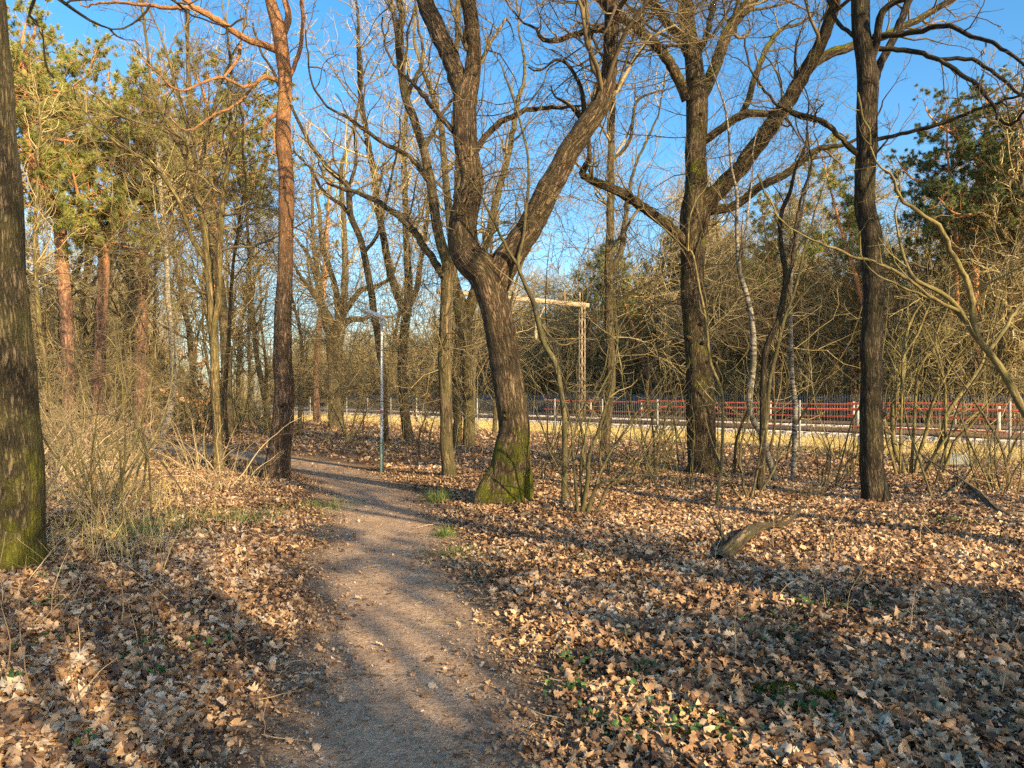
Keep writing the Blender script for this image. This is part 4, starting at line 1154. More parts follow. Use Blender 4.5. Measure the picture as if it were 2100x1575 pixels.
barrier("far red two-rail safety barrier on pale posts beyond the tracks", 20.0, -22, 30, 5.2, (.45, 1.14), .05, .05)
for n_, lab in ((7.1, "rusty rail of the track nearest the grass strip"), (8.55, "second rusty rail from the grass strip"), (14.2, "rusty rail of the far track, nearer side"), (15.65, "rusty rail of the far track, farther side")):
    o = fpt(20, n_, .2)
    r = MB().box(fpt(20, n_, .29), (110, .07, .14), FROT).build("railway_rail", M['rail'], None, smooth=False, origin=o); tag(r, lab, "rail")
for n0, lab in ((7.82, "concrete sleeper under the near track"), (14.92, "concrete sleeper under the far track")):
    first = None
    for i in range(0, 70):
        o = fpt(-18 + i * .95, n0, .175)
        if first is None:
            first = MB().box(np.zeros(3), (.24, 2.4, .1), FROT).build("railway_sleeper", M['sleeper'], None, smooth=False, origin=np.zeros(3))
            first.location = [float(q) for q in o]; tag(first, lab, "sleeper", lab.replace("sleeper", "sleepers")); continue
        c = first.copy(); COL.objects.link(c); c.location = [float(q) for q in o]
sb = MB()
for (a_, b_, cnt) in ((6.1, 6.95, 9000), (8.7, 9.9, 4000), (9.9, 13.8, 3000), (15.9, 19.5, 2500)):
    ss = RNG.uniform(-16, 42, cnt); nn = RNG.uniform(a_, b_, cnt)
    zz = np.interp(nn, prof[:, 0], prof[:, 1])
    C = np.stack([F0[0] + ss * FD[0] + nn * FN[0], F0[1] + ss * FD[1] + nn * FN[1], zz + .02], 1)
    base_o = np.array([(1, 0, -.3), (0, 1, -.3), (-1, 0, -.3), (0, -1, -.3), (.7, .2, .6), (-.1, .7, .7), (-.6, -.3, .6), (.2, -.6, .5)], float)
    V = C[:, None] + base_o[None] * RNG.uniform(.03, .065, (cnt, 1, 1)) * RNG.uniform(.6, 1.3, (cnt, 8, 3))
    fq = np.array([(0, 1, 5, 4), (1, 2, 6, 5), (2, 3, 7, 6), (3, 0, 4, 7), (4, 5, 6, 7)])
    f = (np.arange(cnt) * 8)[:, None, None] + fq[None]
    sb.add(V.reshape(-1, 3), f.reshape(-1, 4), None, np.repeat(RNG.random(cnt), 8))
bs = sb.build("ballast_stones", M['stone'], None, smooth=False); bs["kind"] = "stuff"

po = fpt(20, 25)
pal = thing("palisade_fence", "grey steel palisade fence at the foot of the far wood", "fence", po)
for i in range(-13, 30):
    s0 = i * 2.75
    pb = MB()
    for a in np.arange(s0 + .09, s0 + 2.74, .17):
        pb.box(fpt(a, 25, .84), (.06, .02, 1.68), FROT)
    pb.build("bar_panel", M['palisade'], pal, smooth=False, origin=po)
    MB().box(fpt(s0, 25.06, .8), (.1, .08, 1.6), FROT).build("post", M['palisade'], pal, smooth=False, origin=po)
    MB().box(fpt(s0 + 1.375, 25.03, 1.5), (2.6, .03, .05), FROT).build("crossbar", M['palisade'], pal, smooth=False, origin=po)
    MB().box(fpt(s0 + 1.375, 25.03, .35), (2.6, .03, .05), FROT).build("crossbar", M['palisade'], pal, smooth=False, origin=po)

# overhead line portal
mo = np.array([4.55, 50.0, 0.0])
por = thing("overhead_line_portal", "tall pale steel portal spanning the railway behind the mossy oak", "railway portal", mo)
HB = 7.7
def mast(c):
    mb = MB()
    for dx in (-.13, .13):
        for dy in (-.13, .13):
            mb.box(c + FROT @ np.array([dx, dy, HB / 2]), (.04, .04, HB), FROT)
    n_ = 16
    for i in range(n_):
        z0, z1 = i * HB / n_, (i + 1) * HB / n_
        for dy in (-.13, .13):
            a = c + FROT @ np.array([-.13 if i % 2 else .13, dy * 1.25, z0]); b = c + FROT @ np.array([.13 if i % 2 else -.13, dy * 1.25, z1])
            mb.tubes(np.stack([a, (a + b) / 2, b]), np.full(3, .018), 4)
    return mb
bdir = -np.array([FN[0], FN[1], 0])
mast(mo).build("mast", M['portal'], por, smooth=False, origin=mo)
mast(mo + bdir * 10.5).build("mast", M['portal'], por, smooth=False, origin=mo)
BROT = np.array([[bdir[0], -FD[0], 0], [bdir[1], -FD[1], 0], [0, 0, 1]])
MB().box(mo + bdir * 5.25 + np.array([0, 0, HB - .2]), (11.6, .24, .27), BROT).build("beam", M['portal'], por, smooth=False, origin=mo)
hb = MB(); hp = mo + bdir * 3.9
hb.box(hp + np.array([0, 0, HB - 1.5]), (.09, .09, 2.2), BROT)
hb.box(hp + np.array([0, 0, HB - 2.35]), (.16, .16, .55), BROT)
a = hp + np.array([0, 0, HB - 1.75]); b = hp - bdir * .85 + np.array([0, 0, HB - .35])
hb.tubes(np.stack([a, (a + b) / 2, b]), np.full(3, .045), 5)
hb.build("drop_bracket", M['portal'], por, smooth=False, origin=mo)
for k in (.2, 1.5, 4.6):
    MB().box(mo + bdir * k + np.array([0, 0, HB + .3]), (.07, .07, .62), BROT).build("insulator", M['portal'], por, smooth=False, origin=mo)

# small things by the fence
cb_o = at(1965, 962)
cbm = MB().box(np.array([0, 0, .13]), (.46, .3, .3), np.array([[.95, .31, 0], [-.31, .95, 0], [0, 0, 1]])).build("concrete_block", M['concrete'], None, smooth=False, origin=np.zeros(3))
cbm.location = [float(q) for q in cb_o]
bv = cbm.modifiers.new("bevel", 'BEVEL'); bv.width = .035; bv.segments = 3
tag(cbm, "pale concrete block lying behind the hazel clump near the wire fence", "block")
so = fpt(1.2, 5.8, 0)
sc_ = MB(); g = np.linspace(-1, 1, 9); GX, GY = np.meshgrid(g * .3, g * .16)
GZ = .14 * np.exp(-(GX ** 2 / .05 + GY ** 2 / .016)) + .02 * np.sin(GX * 40) * np.cos(GY * 50) + .03
ii = np.arange(81).reshape(9, 9)
sc_.add(np.stack([GX, GY, GZ], -1).reshape(-1, 3), np.stack([ii[:-1, :-1], ii[:-1, 1:], ii[1:, 1:], ii[1:, :-1]], -1).reshape(-1, 4))
so_o = sc_.build("plastic_scrap", M['blue'], None, origin=np.zeros(3)); so_o.location = [float(q) for q in so]
tag(so_o, "small crumpled blue plastic scrap lying beside the ballast", "litter")

# ------------------------------------------------------------------ dead wood on the ground
def ground_branch(label, pts, hts, mat='deadwood', twig=True, name="fallen_branch", nsub=5):
    W = []; R = []
    for (x, y, w), h in zip(pts, hts):
        d = ground_d(y + h * 0)
        p = at(x, y); d = p[1]
        W.append(p + np.array([0, 0, h])); R.append(w / 2 / FPX * d)
    Q = catmull(np.column_stack([np.array(W), R]), 6)
    o = W[0]
    mb = MB().tubes(Q[:, :3], np.maximum(Q[:, 3], .004), 9, rough=.04)
    if twig:
        P2, R2 = grow(Q[None, :, :3], Q[None, :, 3], count=nsub, L=(.12, .3), ang=(25, 60), rf=.5, rmin=.004, m=7, gn=.2, up=.05)
        mb.tubes(P2, R2, 5)
    r = mb.build(name, M[mat], None, origin=o)
    tag(r, label, "branch")
ground_branch("leaning rotten log with a curved dead branch on the leaf litter", [(1475, 1172, 34), (1510, 1150, 30), (1545, 1122, 24), (1575, 1110, 14), (1615, 1100, 9), (1640, 1092, 6)], [.03, .1, .12, .12, .1, .22], 'stump')
ground_branch("crooked dark dead branch lying at the right edge", [(2130, 1090, 16), (2062, 1085, 14), (2043, 1070, 12), (2016, 1043, 10), (1993, 1012, 8), (1967, 993, 7), (1935, 965, 5)], [.06, .05, .06, .08, .08, .06, .05])
ground_branch("pale thin bent dead branch left of the crooked dark one", [(1898, 1047, 6), (1929, 1037, 6), (1974, 1005, 5), (2028, 975, 4)], [.02, .05, .1, .3])
ground_branch("long thin dead stick at the right between trunk and camera", [(1850, 1066, 5), (1960, 1078, 5), (2060, 1098, 4), (2120, 1112, 4)], [.02, .03, .05, .06], nsub=2)
ground_branch("thin twig lying across the left half of the path", [(860, 1285, 4), (900, 1280, 4), (955, 1282, 3)], [.012, .014, .014], nsub=2)
ground_branch("short stick lying on the near path", [(690, 1395, 5), (740, 1388, 5), (790, 1392, 4)], [.012, .016, .014], nsub=1)
ground_branch("pale broken sticks in the leaves left of the path", [(395, 1165, 7), (430, 1160, 8), (470, 1170, 6)], [.03, .05, .03], nsub=3)
ground_branch("dead stick in the leaves near the lower right corner", [(1640, 1375, 5), (1720, 1362, 6), (1800, 1368, 4)], [.03, .04, .04], nsub=2)

# ------------------------------------------------------------------ woodland trees (templates, then copies)
def wood_tree(name, H, r, mat, twig, lean, t0, L, lvn, rmin, label, group, seed_up=.1, limbs=14, l1=2.2):
    root = thing(name, label, "tree", (0, 0, 0), group)
    o = np.zeros(3)
    P, R = wander((0, 0, -.3), (lean * .5, lean, 1), H, 26, .05, .03, r, .02)
    R = r * (1 - np.linspace(0, 1, 26)) ** .75 + .02
    mb = MB().tubes(P, R, 10, flare=(.3, .3, 5, 1), rough=.02)
    A, B = grow(P[None], R[None], count=limbs, t0=t0, t1=.95, ang=(25, 60), L=L, rf=.55, rmin=.02, m=12, gn=.16, up=.16, fall=.55)
    mb.tubes(A, B, 6)
    mb.build("trunk", M[mat], root, origin=o)
    cb = MB()
    Pm, Rm = stack([(P[int(26 * t0 * .6):], R[int(26 * t0 * .6):])] + list(zip(A, B)), 20)
    crown_levels(cb, Pm, Rm, [dict(per_m=l1, t0=.15, ang=(35, 75), L=(.2, .5), rf=.45, rmin=rmin * 2, m=7, gn=.25, up=.1, k=4),
                              dict(per_m=lvn[0], t0=.1, ang=(30, 70), L=(.4, .8), rf=.55, rmin=rmin * 1.4, m=6, gn=.22, up=.07),
                              dict(per_m=lvn[1], t0=.1, ang=(30, 65), L=(.5, .95), rf=.65, rmin=rmin, m=5, gn=.2, up=.05)])
    cb.build("crown", M[twig], root, origin=o)
    return root


def wood_pine(H, r, label, group, mat):
    root = thing("pine_tree", label, "tree", (0, 0, 0), group)
    o = np.zeros(3)
    P, R = wander((0, 0, -.3), (.02, .05, 1), H, 30, .04, .03, r, .03)
    MB().tubes(P, R, 9, rough=.03).build("trunk", M['pine_far'], root, origin=o)
    pine_crown(root, o, [(P[15:], R[15:])], .05, 1.8, mat, 30, .22, .024, L=(.2, .5), rmax=.05)
    return root


def understory(h, n, label, group, mat, twig, rmin, arch=.0, spread=.5, name="wild_shrub", lvd=(4.5, 6)):
    root = thing(name, label, "shrub", (0, 0, 0), group)
    o = np.zeros(3); S = []
    for i in range(n):
        a = RNG.uniform(0, 6.28); q = RNG.uniform(0, .35)
        P, R = wander((math.cos(a) * q, math.sin(a) * q, -.08), (math.cos(a) * spread * RNG.uniform(.3, 1.3), math.sin(a) * spread * RNG.uniform(.3, 1.3), 1), h * RNG.uniform(.6, 1.1), 14, .1, -arch, h * .006 + rmin, rmin)
        P[:, 2] = np.maximum(P[:, 2], -.08)
        S.append((P, R))
    P, R = stack(S, 14)
    mb = MB().tubes(P, R, 5); mb.build("stem", M[mat], root, origin=o)
    cb = MB(); crown_levels(cb, P, R, [dict(per_m=lvd[0], t0=.15, ang=(30, 70), L=(.18, .45), rf=.5, rmin=rmin, m=6, gn=.22, up=.03, k=3),
                                       dict(per_m=lvd[1], t0=.1, ang=(30, 70), L=(.3, .6), rf=.6, rmin=rmin * .8, m=4, gn=.22, up=.02)])
    cb.build("crown", M[twig], root, origin=o)
    return root


def spots(n, fn, ok, mind, tries=4000, taken=None):
    out = [] if taken is None else taken
    got = []
    for _ in range(tries):
        if len(got) >= n:
            break
        p = fn()
        if not ok(*p):
            continue
        if all((p[0] - q[0]) ** 2 + (p[1] - q[1]) ** 2 > mind ** 2 for q in out):
            out.append(p); got.append(p)
    return got


USED = set()
def place(tmpl, x, y, scale=1.0, label=None, group=None, rz=None, squash=1.0):
    z = float(ground_z(x, y)[0])
    rz = RNG.uniform(0, 6.28) if rz is None else rz
    s = (scale * squash, scale * squash, scale)
    if tmpl.name not in USED:
        USED.add(tmpl.name)
        tmpl.location = (float(x), float(y), z); tmpl.rotation_euler = (0, 0, rz); tmpl.scale = s
        if label:
            tmpl["label"] = label
        if group:
            tmpl["group"] = group
        return tmpl
    return dup(tmpl, (x, y, z), rz, s, label, group)


MID = [wood_tree("woodland_tree", 14.5, .15, 'trunk_olive', 'twig_olive', .05, .3, (.16, .36), (2.3, 2.4), .009, "x", "x"),
       wood_tree("woodland_tree", 13, .11, 'trunk_brown', 'twig_olive', -.06, .28, (.16, .34), (2.3, 2.4), .009, "x", "x"),
       wood_tree("woodland_tree", 15.5, .19, 'trunk_brown', 'twig_dark', .03, .36, (.2, .42), (2.3, 2.4), .009, "x", "x", limbs=16),
       wood_tree("woodland_tree", 11, .08, 'trunk_olive', 'twig_olive', .08, .22, (.14, .3), (2.3, 2.4), .009, "x", "x", limbs=18)]
FAR = [wood_tree("woodland_tree", 15, .16, 'trunk_olive', 'twig_olive', .03, .2, (.18, .36), (2.5, 2.7), .016, "x", "x", limbs=26, l1=3.0),
       wood_tree("woodland_tree", 14, .13, 'trunk_brown', 'twig_olive', -.05, .18, (.18, .36), (2.5, 2.7), .016, "x", "x", limbs=26, l1=3.0),
       wood_tree("woodland_tree", 16, .18, 'trunk_brown', 'twig_olive', .02, .25, (.2, .36), (2.5, 2.7), .016, "x", "x", limbs=28, l1=3.0)]
FPINE = [wood_pine(17, .2, "x", "x", 'needles_dark'), wood_pine(15.5, .18, "x", "x", 'needles')]
BUSH = [understory(3.6, 14, "x", "x", 'sapling', 'twig_olive', .008, spread=.6, lvd=(3.2, 3.5)), understory(2.6, 16, "x", "x", 'sapling', 'twig_olive', .008, spread=.8, lvd=(3.2, 3.5))]
BIGB = [understory(6.0, 22, "x", "x", 'sapling', 'twig_olive', .017, spread=.55, lvd=(3.2, 3.2)), understory(5.0, 24, "x", "x", 'sapling', 'twig_olive', .017, spread=.7, lvd=(3.2, 3.2))]
BRAM = [understory(2.6, 13, "x", "x", 'straw', 'straw', .0038, arch=.05, spread=.7, name="bramble_bush", lvd=(3.5, 4)), understory(2.0, 15, "x", "x", 'straw', 'straw', .0036, arch=.07, spread=.9, name="bramble_bush", lvd=(3.5, 4)),
        understory(3.2, 10, "x", "x", 'hazel', 'straw', .0045, arch=.02, spread=.5, name="bramble_bush", lvd=(3.5, 4))]

taken = []
vis = lambda x, y, m=.72: y > 3 and abs(x / y) < m
# wood left of the path
for i, (x, y) in enumerate(spots(48, lambda: (RNG.uniform(-48, -2), RNG.uniform(19, 66)), lambda x, y: vis(x, y, .8) and path_dist(x, y)[0] > 1.3 and fence_sd(x, y) < -1.5 and not (-.31 < x / y < -.08) and not (x / y < -.43 and y < 33), 2.1, taken=taken)):
    t = MID[int(RNG.integers(4))]
    place(t, x, y, RNG.uniform(.8, 1.1), "slim bare tree in the wood left of the winding path", "slim bare trees left of the path")
# the loose row between path and fence
for (x, y) in spots(5, lambda: (RNG.uniform(-9, 3), RNG.uniform(27, 40)), lambda x, y: path_dist(x, y)[0] > 2 and fence_sd(x, y) < -1.5 and -.3 < x / y < .06, 2.6, taken=taken):
    place(MID[int(RNG.integers(4))], x, y, RNG.uniform(.65, .95), "slim bare tree between the path and the wire fence", "slim bare trees before the wire fence")
# the far wood beyond the railway
def far_ok(x, y):
    return vis(x, y, .78)
fw = spots(265, lambda: tuple(fpt(RNG.uniform(-45, 125), 26.5 + RNG.random() ** 1.7 * 52)[:2]), far_ok, 2.0)
for i, (x, y) in enumerate(fw):
    r_ = x / y
    sc = RNG.uniform(.95, 1.2) * (.62 if -.34 < r_ < -.08 else (.8 if -.08 <= r_ < .1 else 1.0))
    if RNG.random() < .3:
        place(FPINE[int(RNG.integers(2))], x, y, sc, "dark pine among bare trees in the wood beyond the railway", "pines beyond the railway")
    else:
        place(FAR[int(RNG.integers(3))], x, y, sc, "bare tree in the dense wood beyond the railway", "bare trees beyond the railway")
for (x, y) in spots(135, lambda: tuple(fpt(RNG.uniform(-45, 125), 25.9 + RNG.random() ** 1.8 * 48)[:2]), far_ok, 1.4):
    place(BIGB[int(RNG.integers(2))], x, y, RNG.uniform(.7, 1.3), "twiggy bush under the trees beyond the palisade fence", "bushes beyond the palisade fence")
for (x, y) in spots(75, lambda: (RNG.uniform(-95, -8), RNG.uniform(56, 112)), lambda x, y: vis(x, y, .8) and fence_sd(x, y) < -2, 2.0):
    place(BIGB[int(RNG.integers(2))], x, y, RNG.uniform(.7, 1.2), "distant twiggy bush deep in the wood on the left", "distant bushes on the left")
for i, (x, y) in enumerate(spots(60, lambda: (lambda yy: (RNG.uniform(-.37, -.03) * yy, yy))(RNG.uniform(60, 125)), lambda x, y: not (-2 < fence_sd(x, y) < 26), 2.2)):
    if i % 2:
        place(FAR[int(RNG.integers(3))], x, y, RNG.uniform(.45, .65), "small distant tree seen along the railway left of the mossy oak", "small distant trees along the railway")
    else:
        place(BIGB[int(RNG.integers(2))], x, y, RNG.uniform(.8, 1.2), "distant bush seen along the railway left of the mossy oak", "distant bushes along the railway")
def deep_wood(name, P0, hts, mat):
    n = len(P0); m = 9
    d = nrm(np.stack([RNG.normal(size=n) * .09, RNG.normal(size=n) * .09, np.ones(n)], 1)); pts = [P0]
    for j in range(m - 1):
        d = nrm(d + RNG.normal(size=(n, 3)) * .07); pts.append(pts[-1] + d * hts[:, None] / (m - 1))
    P = np.stack(pts, 1); R = RNG.uniform(.03, .1, n)[:, None] * (1 - np.linspace(0, .85, m))[None]
    mb = MB().tubes(P, R, 5)
    crown_levels(mb, P, R, [dict(per_m=1.9, t0=.05, ang=(40, 80), L=(.12, .34), rf=.4, rmin=.02, m=6, gn=.22, up=.08, k=3), dict(per_m=2.2, t0=.1, ang=(30, 70), L=(.3, .7), rf=.6, rmin=.017, m=5, gn=.22, up=.05)])
    o = mb.build(name, M[mat], None); o["kind"] = "stuff"
n = 1500
s_ = RNG.uniform(-50, 130, n); nn = RNG.uniform(34, 80, n)
P0 = np.stack([F0[0] + s_ * FD[0] + nn * FN[0], F0[1] + s_ * FD[1] + nn * FN[1], np.full(n, -.1)], 1)
q = P0[:, 0] / P0[:, 1]; k = (P0[:, 1] > 8) & (q < .8) & (q > -.85); P0 = P0[k]
s2 = RNG.uniform(85, 250, 800); n2 = RNG.uniform(27, 75, 800)
Q0 = np.stack([F0[0] + s2 * FD[0] + n2 * FN[0], F0[1] + s2 * FD[1] + n2 * FN[1], np.full(800, -.1)], 1)
P0 = np.vstack([P0, Q0])
deep_wood("far_wood", P0, RNG.uniform(5, 13, len(P0)) * np.where((P0[:, 0] / P0[:, 1] < -.06), .6, 1.0), 'twig_olive')
yy = RNG.uniform(66, 120, 800); P0 = np.stack([RNG.uniform(-.8, -.27, 800) * yy, yy, np.full(800, -.1)], 1); P0 = P0[fence_sd(P0[:, 0], P0[:, 1]) < -2]
deep_wood("deep_wood", P0, RNG.uniform(5, 12, len(P0)), 'twig_olive')
# deeper wood at the back left
for (x, y) in spots(60, lambda: (RNG.uniform(-90, -12), RNG.uniform(58, 105)), lambda x, y: vis(x, y, .8) and fence_sd(x, y) < -2, 2.6):
    if RNG.random() < .25:
        place(FPINE[int(RNG.integers(2))], x, y, RNG.uniform(.8, 1.0), "distant pine deep in the wood on the left", "distant pines on the left")
    else:
        place(FAR[int(RNG.integers(3))], x, y, RNG.uniform(.75, 1.0), "distant bare tree deep in the wood on the left", "distant bare trees on the left")
for (x, y) in spots(75, lambda: (RNG.uniform(-48, 2), RNG.uniform(20, 70)), lambda x, y: vis(x, y, .78) and path_dist(x, y)[0] > 1.6 and fence_sd(x, y) < -2.5 and not (x / y > -.31) and not (x / y < -.42 and y < 27), 1.4):
    place(BUSH[int(RNG.integers(2))], x, y, RNG.uniform(.6, 1.25), "twiggy olive bush growing in the wood left of the path", "bushes left of the path")
# dry thicket on the left
for i, (x, y) in enumerate(spots(23, lambda: (RNG.uniform(-14, -2.6), RNG.uniform(8.8, 23)), lambda x, y: -.66 < x / y < -.33 and path_dist(x, y)[0] > 1.3 and not (-.5 < x / y and y < 10.5), .8)):
    place(BRAM[i % 3], x, y, RNG.uniform(.55, 1.0), "dry straw coloured bramble clump in the thicket behind the left trunk", "dry bramble clumps in the left thicket")
for i, (x, y) in enumerate(spots(4, lambda: (RNG.uniform(5.5, 10), RNG.uniform(9, 17)), lambda x, y: .5 < x / y < .7, 1.2)):
    place(BRAM[2], x, y, RNG.uniform(.35, .6), "low thin bare bush near the right edge", "low bare bushes near the right edge")
SLIM = [understory(2.3, 7, "x", "x", 'sapling', 'twig_dark', .0036, arch=-.01, spread=.35, name="hazel_shrub", lvd=(4, 4.5)), understory(1.7, 9, "x", "x", 'sapling', 'twig_dark', .0034, arch=.0, spread=.55, name="hazel_shrub", lvd=(4, 4.5))]
for i, (xp, yp, sc_s) in enumerate(((1100, 1000, .8), (1290, 1012, 1.0), (1405, 1015, .7), (1690, 1000, .9), (1750, 985, .9), (1960, 1012, .8), (2055, 1020, 1.0), (1310, 960, 1.1), (1500, 965, 1.0), (1720, 945, 1.1), (1240, 985, .9), (1650, 1040, .5), (1150, 965, .9), (2000, 960, 1.0), (1400, 950, 1.0), (1585, 955, 1.1))):
    p = at(xp, yp)
    place(SLIM[i % 2], p[0], p[1], sc_s, "thin bare shrub among the trunks before the railway fence", "thin bare shrubs before the fence")
def slim_sapling(h, r, mat, twig):
    root = thing("young_tree", "x", "tree", (0, 0, 0), "x"); o = np.zeros(3)
    P, R = wander((0, 0, -.1), (RNG.normal() * .12, RNG.normal() * .12, 1), h, 24, .07, .03, r, .004)
    MB().tubes(P, R, 8, flare=(.3, .1, 4, .3)).build("trunk", M[mat], root, origin=o)
    cb = MB(); crown_levels(cb, P[None], R[None], [dict(per_m=4.5, t0=.2, ang=(30, 70), L=(.1, .26), rf=.45, rmin=.005, rmax=.012, m=7, gn=.18, up=.07, k=4), dict(per_m=5, L=(.3, .6), rf=.6, rmin=.0034, m=5, gn=.2, up=.05), dict(per_m=5, L=(.4, .7), rf=.6, rmin=.0028, m=4, gn=.2, up=.04)])
    cb.build("crown", M[twig], root, origin=o)
    return root
SAPL = [slim_sapling(4.6, .022, 'sapling', 'twig_dark'), slim_sapling(3.6, .017, 'hazel', 'twig_hazel'), slim_sapling(5.6, .028, 'trunk_brown', 'twig_olive')]
for i, (x, y) in enumerate(spots(20, lambda: (lambda yy: (RNG.uniform(.04, .66) * yy, yy))(RNG.uniform(11.5, 21)), lambda x, y: fence_sd(x, y) < -1 and all(abs(x / y - q) > .025 for q in (.247, .469, .02)), 1.1)):
    place(SAPL[i % 3], x, y, RNG.uniform(.7, 1.1), "thin upright bare sapling among the trunks right of the mossy oak", "thin saplings right of the mossy oak")
for i, (x, y) in enumerate(spots(10, lambda: (lambda yy: (RNG.uniform(-.3, -.03) * yy, yy))(RNG.uniform(17.5, 36)), lambda x, y: fence_sd(x, y) < -1 and path_dist(x, y)[0] > 1, 1.1)):
    place(SAPL[i % 3], x, y, RNG.uniform(.8, 1.2), "thin upright bare sapling between the tall pine and the mossy oak", "thin saplings left of the mossy oak")
# trees out of the photo on the sunny side (behind and right of the camera): they shade the ground
SUNNY = [(7.9, -.9, 1.0, 2), (3.3, -3.0, 1.0, 3), (8.4, -6.4, .9, 1), (9.5, 2.6, 1.0, 2), (12.5, 5.5, 1.0, 0), (6.6, -6.5, 1.0, 2), (11.5, -3.5, .95, 1), (14.8, 1.5, 1.0, 2), (17.5, 8.5, 1.0, 1), (10.5, -8.5, 1.0, 0), (1.2, -6.5, 1.0, 3), (18.5, -3, 1.0, 0), (15.5, 12.0, 1.0, 3)]
for x, y, s_, k in SUNNY:
    place(MID[k], x, y, s_, "bare tree standing out of the photo to the right of the viewpoint", "bare trees behind the viewpoint")
for x, y, s_ in ((13.2, -8.6, .56), (10.6, -9.2, .5), (16.2, -8.2, .6), (13.5, -12, .6), (18.8, -9.6, .6), (18.6, -12.6, .62), (21.5, -12, .62), (16, -10.5, .55), (11.7, -7.9, .58), (13.9, -10.0, .6), (15.0, -8.6, .58)):
    place(FPINE[1], x, y, s_, "young pine out of the photo behind the viewpoint", "young pines behind the viewpoint")
for x, y, s_ in ((4.3, .5, .66), (5.6, 1.9, .62), (3.2, -1.3, .6), (6.4, -.6, .8), (4.8, -2.6, .8), (6.9, 1.4, .75), (5.3, -.9, .7), (2.2, -2.4, .62)):
    place(BUSH[0], x, y, s_, "twiggy bush out of the photo to the right of the viewpoint", "bushes behind the viewpoint")

# ------------------------------------------------------------------ thin stems in the foreground
def thin_stem(h, k):
    root = None
    P, R = wander((0, 0, -.03), (RNG.normal() * .35, RNG.normal() * .35, 1), h, 12, .1, .02, .0034, .0012)
    mb = MB().tubes(P, R, 5)
    A, B = grow(P[None], R[None], count=k, t0=.25, ang=(25, 60), L=(.15, .4), rf=.7, rmin=.0011, m=6, gn=.15, up=.05)
    mb.tubes(A, B, 4)
    return mb.build("dry_stem", M['straw'], None, origin=np.zeros(3))
ST = [thin_stem(h, k) for h, k in ((.5, 3), (.65, 4), (.38, 1), (.8, 5), (.3, 2), (.55, 0))]
used_st = set()
def put_stem(x, y, s, label, group):
    i = int(RNG.integers(len(ST))); t = ST[i]
    c = t if i not in used_st else t.copy()
    if i in used_st:
        COL.objects.link(c)
    used_st.add(i)
    c.location = (float(x), float(y), float(ground_z(x, y)[0])); c.rotation_euler = (0, 0, RNG.uniform(0, 6.28)); c.scale = (s, s, s)
    tag(c, label, "dry stem", group)
for (x, y) in spots(48, lambda: (RNG.uniform(.8, 6), RNG.uniform(3.2, 9)), lambda x, y: .12 < x / y < .68 and path_dist(x, y)[0] > .6, .22):
    put_stem(x, y, RNG.uniform(.6, 1.1), "thin dry stem sticking up from the leaves right of the path", "dry stems right of the path")
for (x, y) in spots(60, lambda: (RNG.uniform(-6, -1.5), RNG.uniform(3.6, 11)), lambda x, y: -.68 < x / y < -.15 and path_dist(x, y)[0] > .5, .2):
    put_stem(x, y, RNG.uniform(.6, 1.3), "thin dry stem sticking up from the leaves left of the path", "dry stems left of the path")
for lab, pts in (("tall pale wavy stem rising in front of the left thicket", [(311, 1122, 5), (306, 965, 5), (290, 902, 5), (264, 823, 4), (248, 729, 3.4), (240, 660, 2.6)]),
                 ("thin straight pale stem left of the tall wavy one", [(253, 1096, 4), (248, 965, 4), (240, 880, 3.4), (236, 800, 3), (240, 740, 2)]),
                 ("dark arching bramble cane before the left thicket", [(385, 1100, 4), (374, 1012, 4), (332, 949, 4), (290, 886, 3.4), (225, 850, 3), (150, 860, 2)]),
                 ("pale slanting cane leaning right in the left thicket", [(130, 1110, 4), (175, 1000, 4), (225, 900, 3.6), (262, 800, 3), (300, 730, 2)]),
                 ("long low arching pale cane in the left thicket", [(140, 1000, 4), (200, 935, 4), (270, 905, 3.4), (340, 905, 3), (400, 940, 2)])):
    b = at(pts[0][0], pts[0][1])
    P, R, _ = trace(pts, b[1], RNG.uniform(-.4, .4)); R = np.maximum(R * .8, .003)
    P[0, 2] = b[2] - .03
    mb = MB().tubes(P, R, 7)
    A, B = grow(P[None], R[None], count=16, t0=.2, ang=(30, 70), L=(.1, .25), rf=.55, rmin=.0018, m=7, gn=.16, up=.05)
    mb.tubes(A, B, 4)
    A2, B2 = grow(A, B, per_m=4, L=(.2, .5), rmin=.0014, m=5, gn=.2); mb.tubes(A2, B2, 3)
    tag(mb.build("bramble_cane", M['hazel'] if 'pale' in lab else M['deadwood'], None, origin=b), lab, "cane")

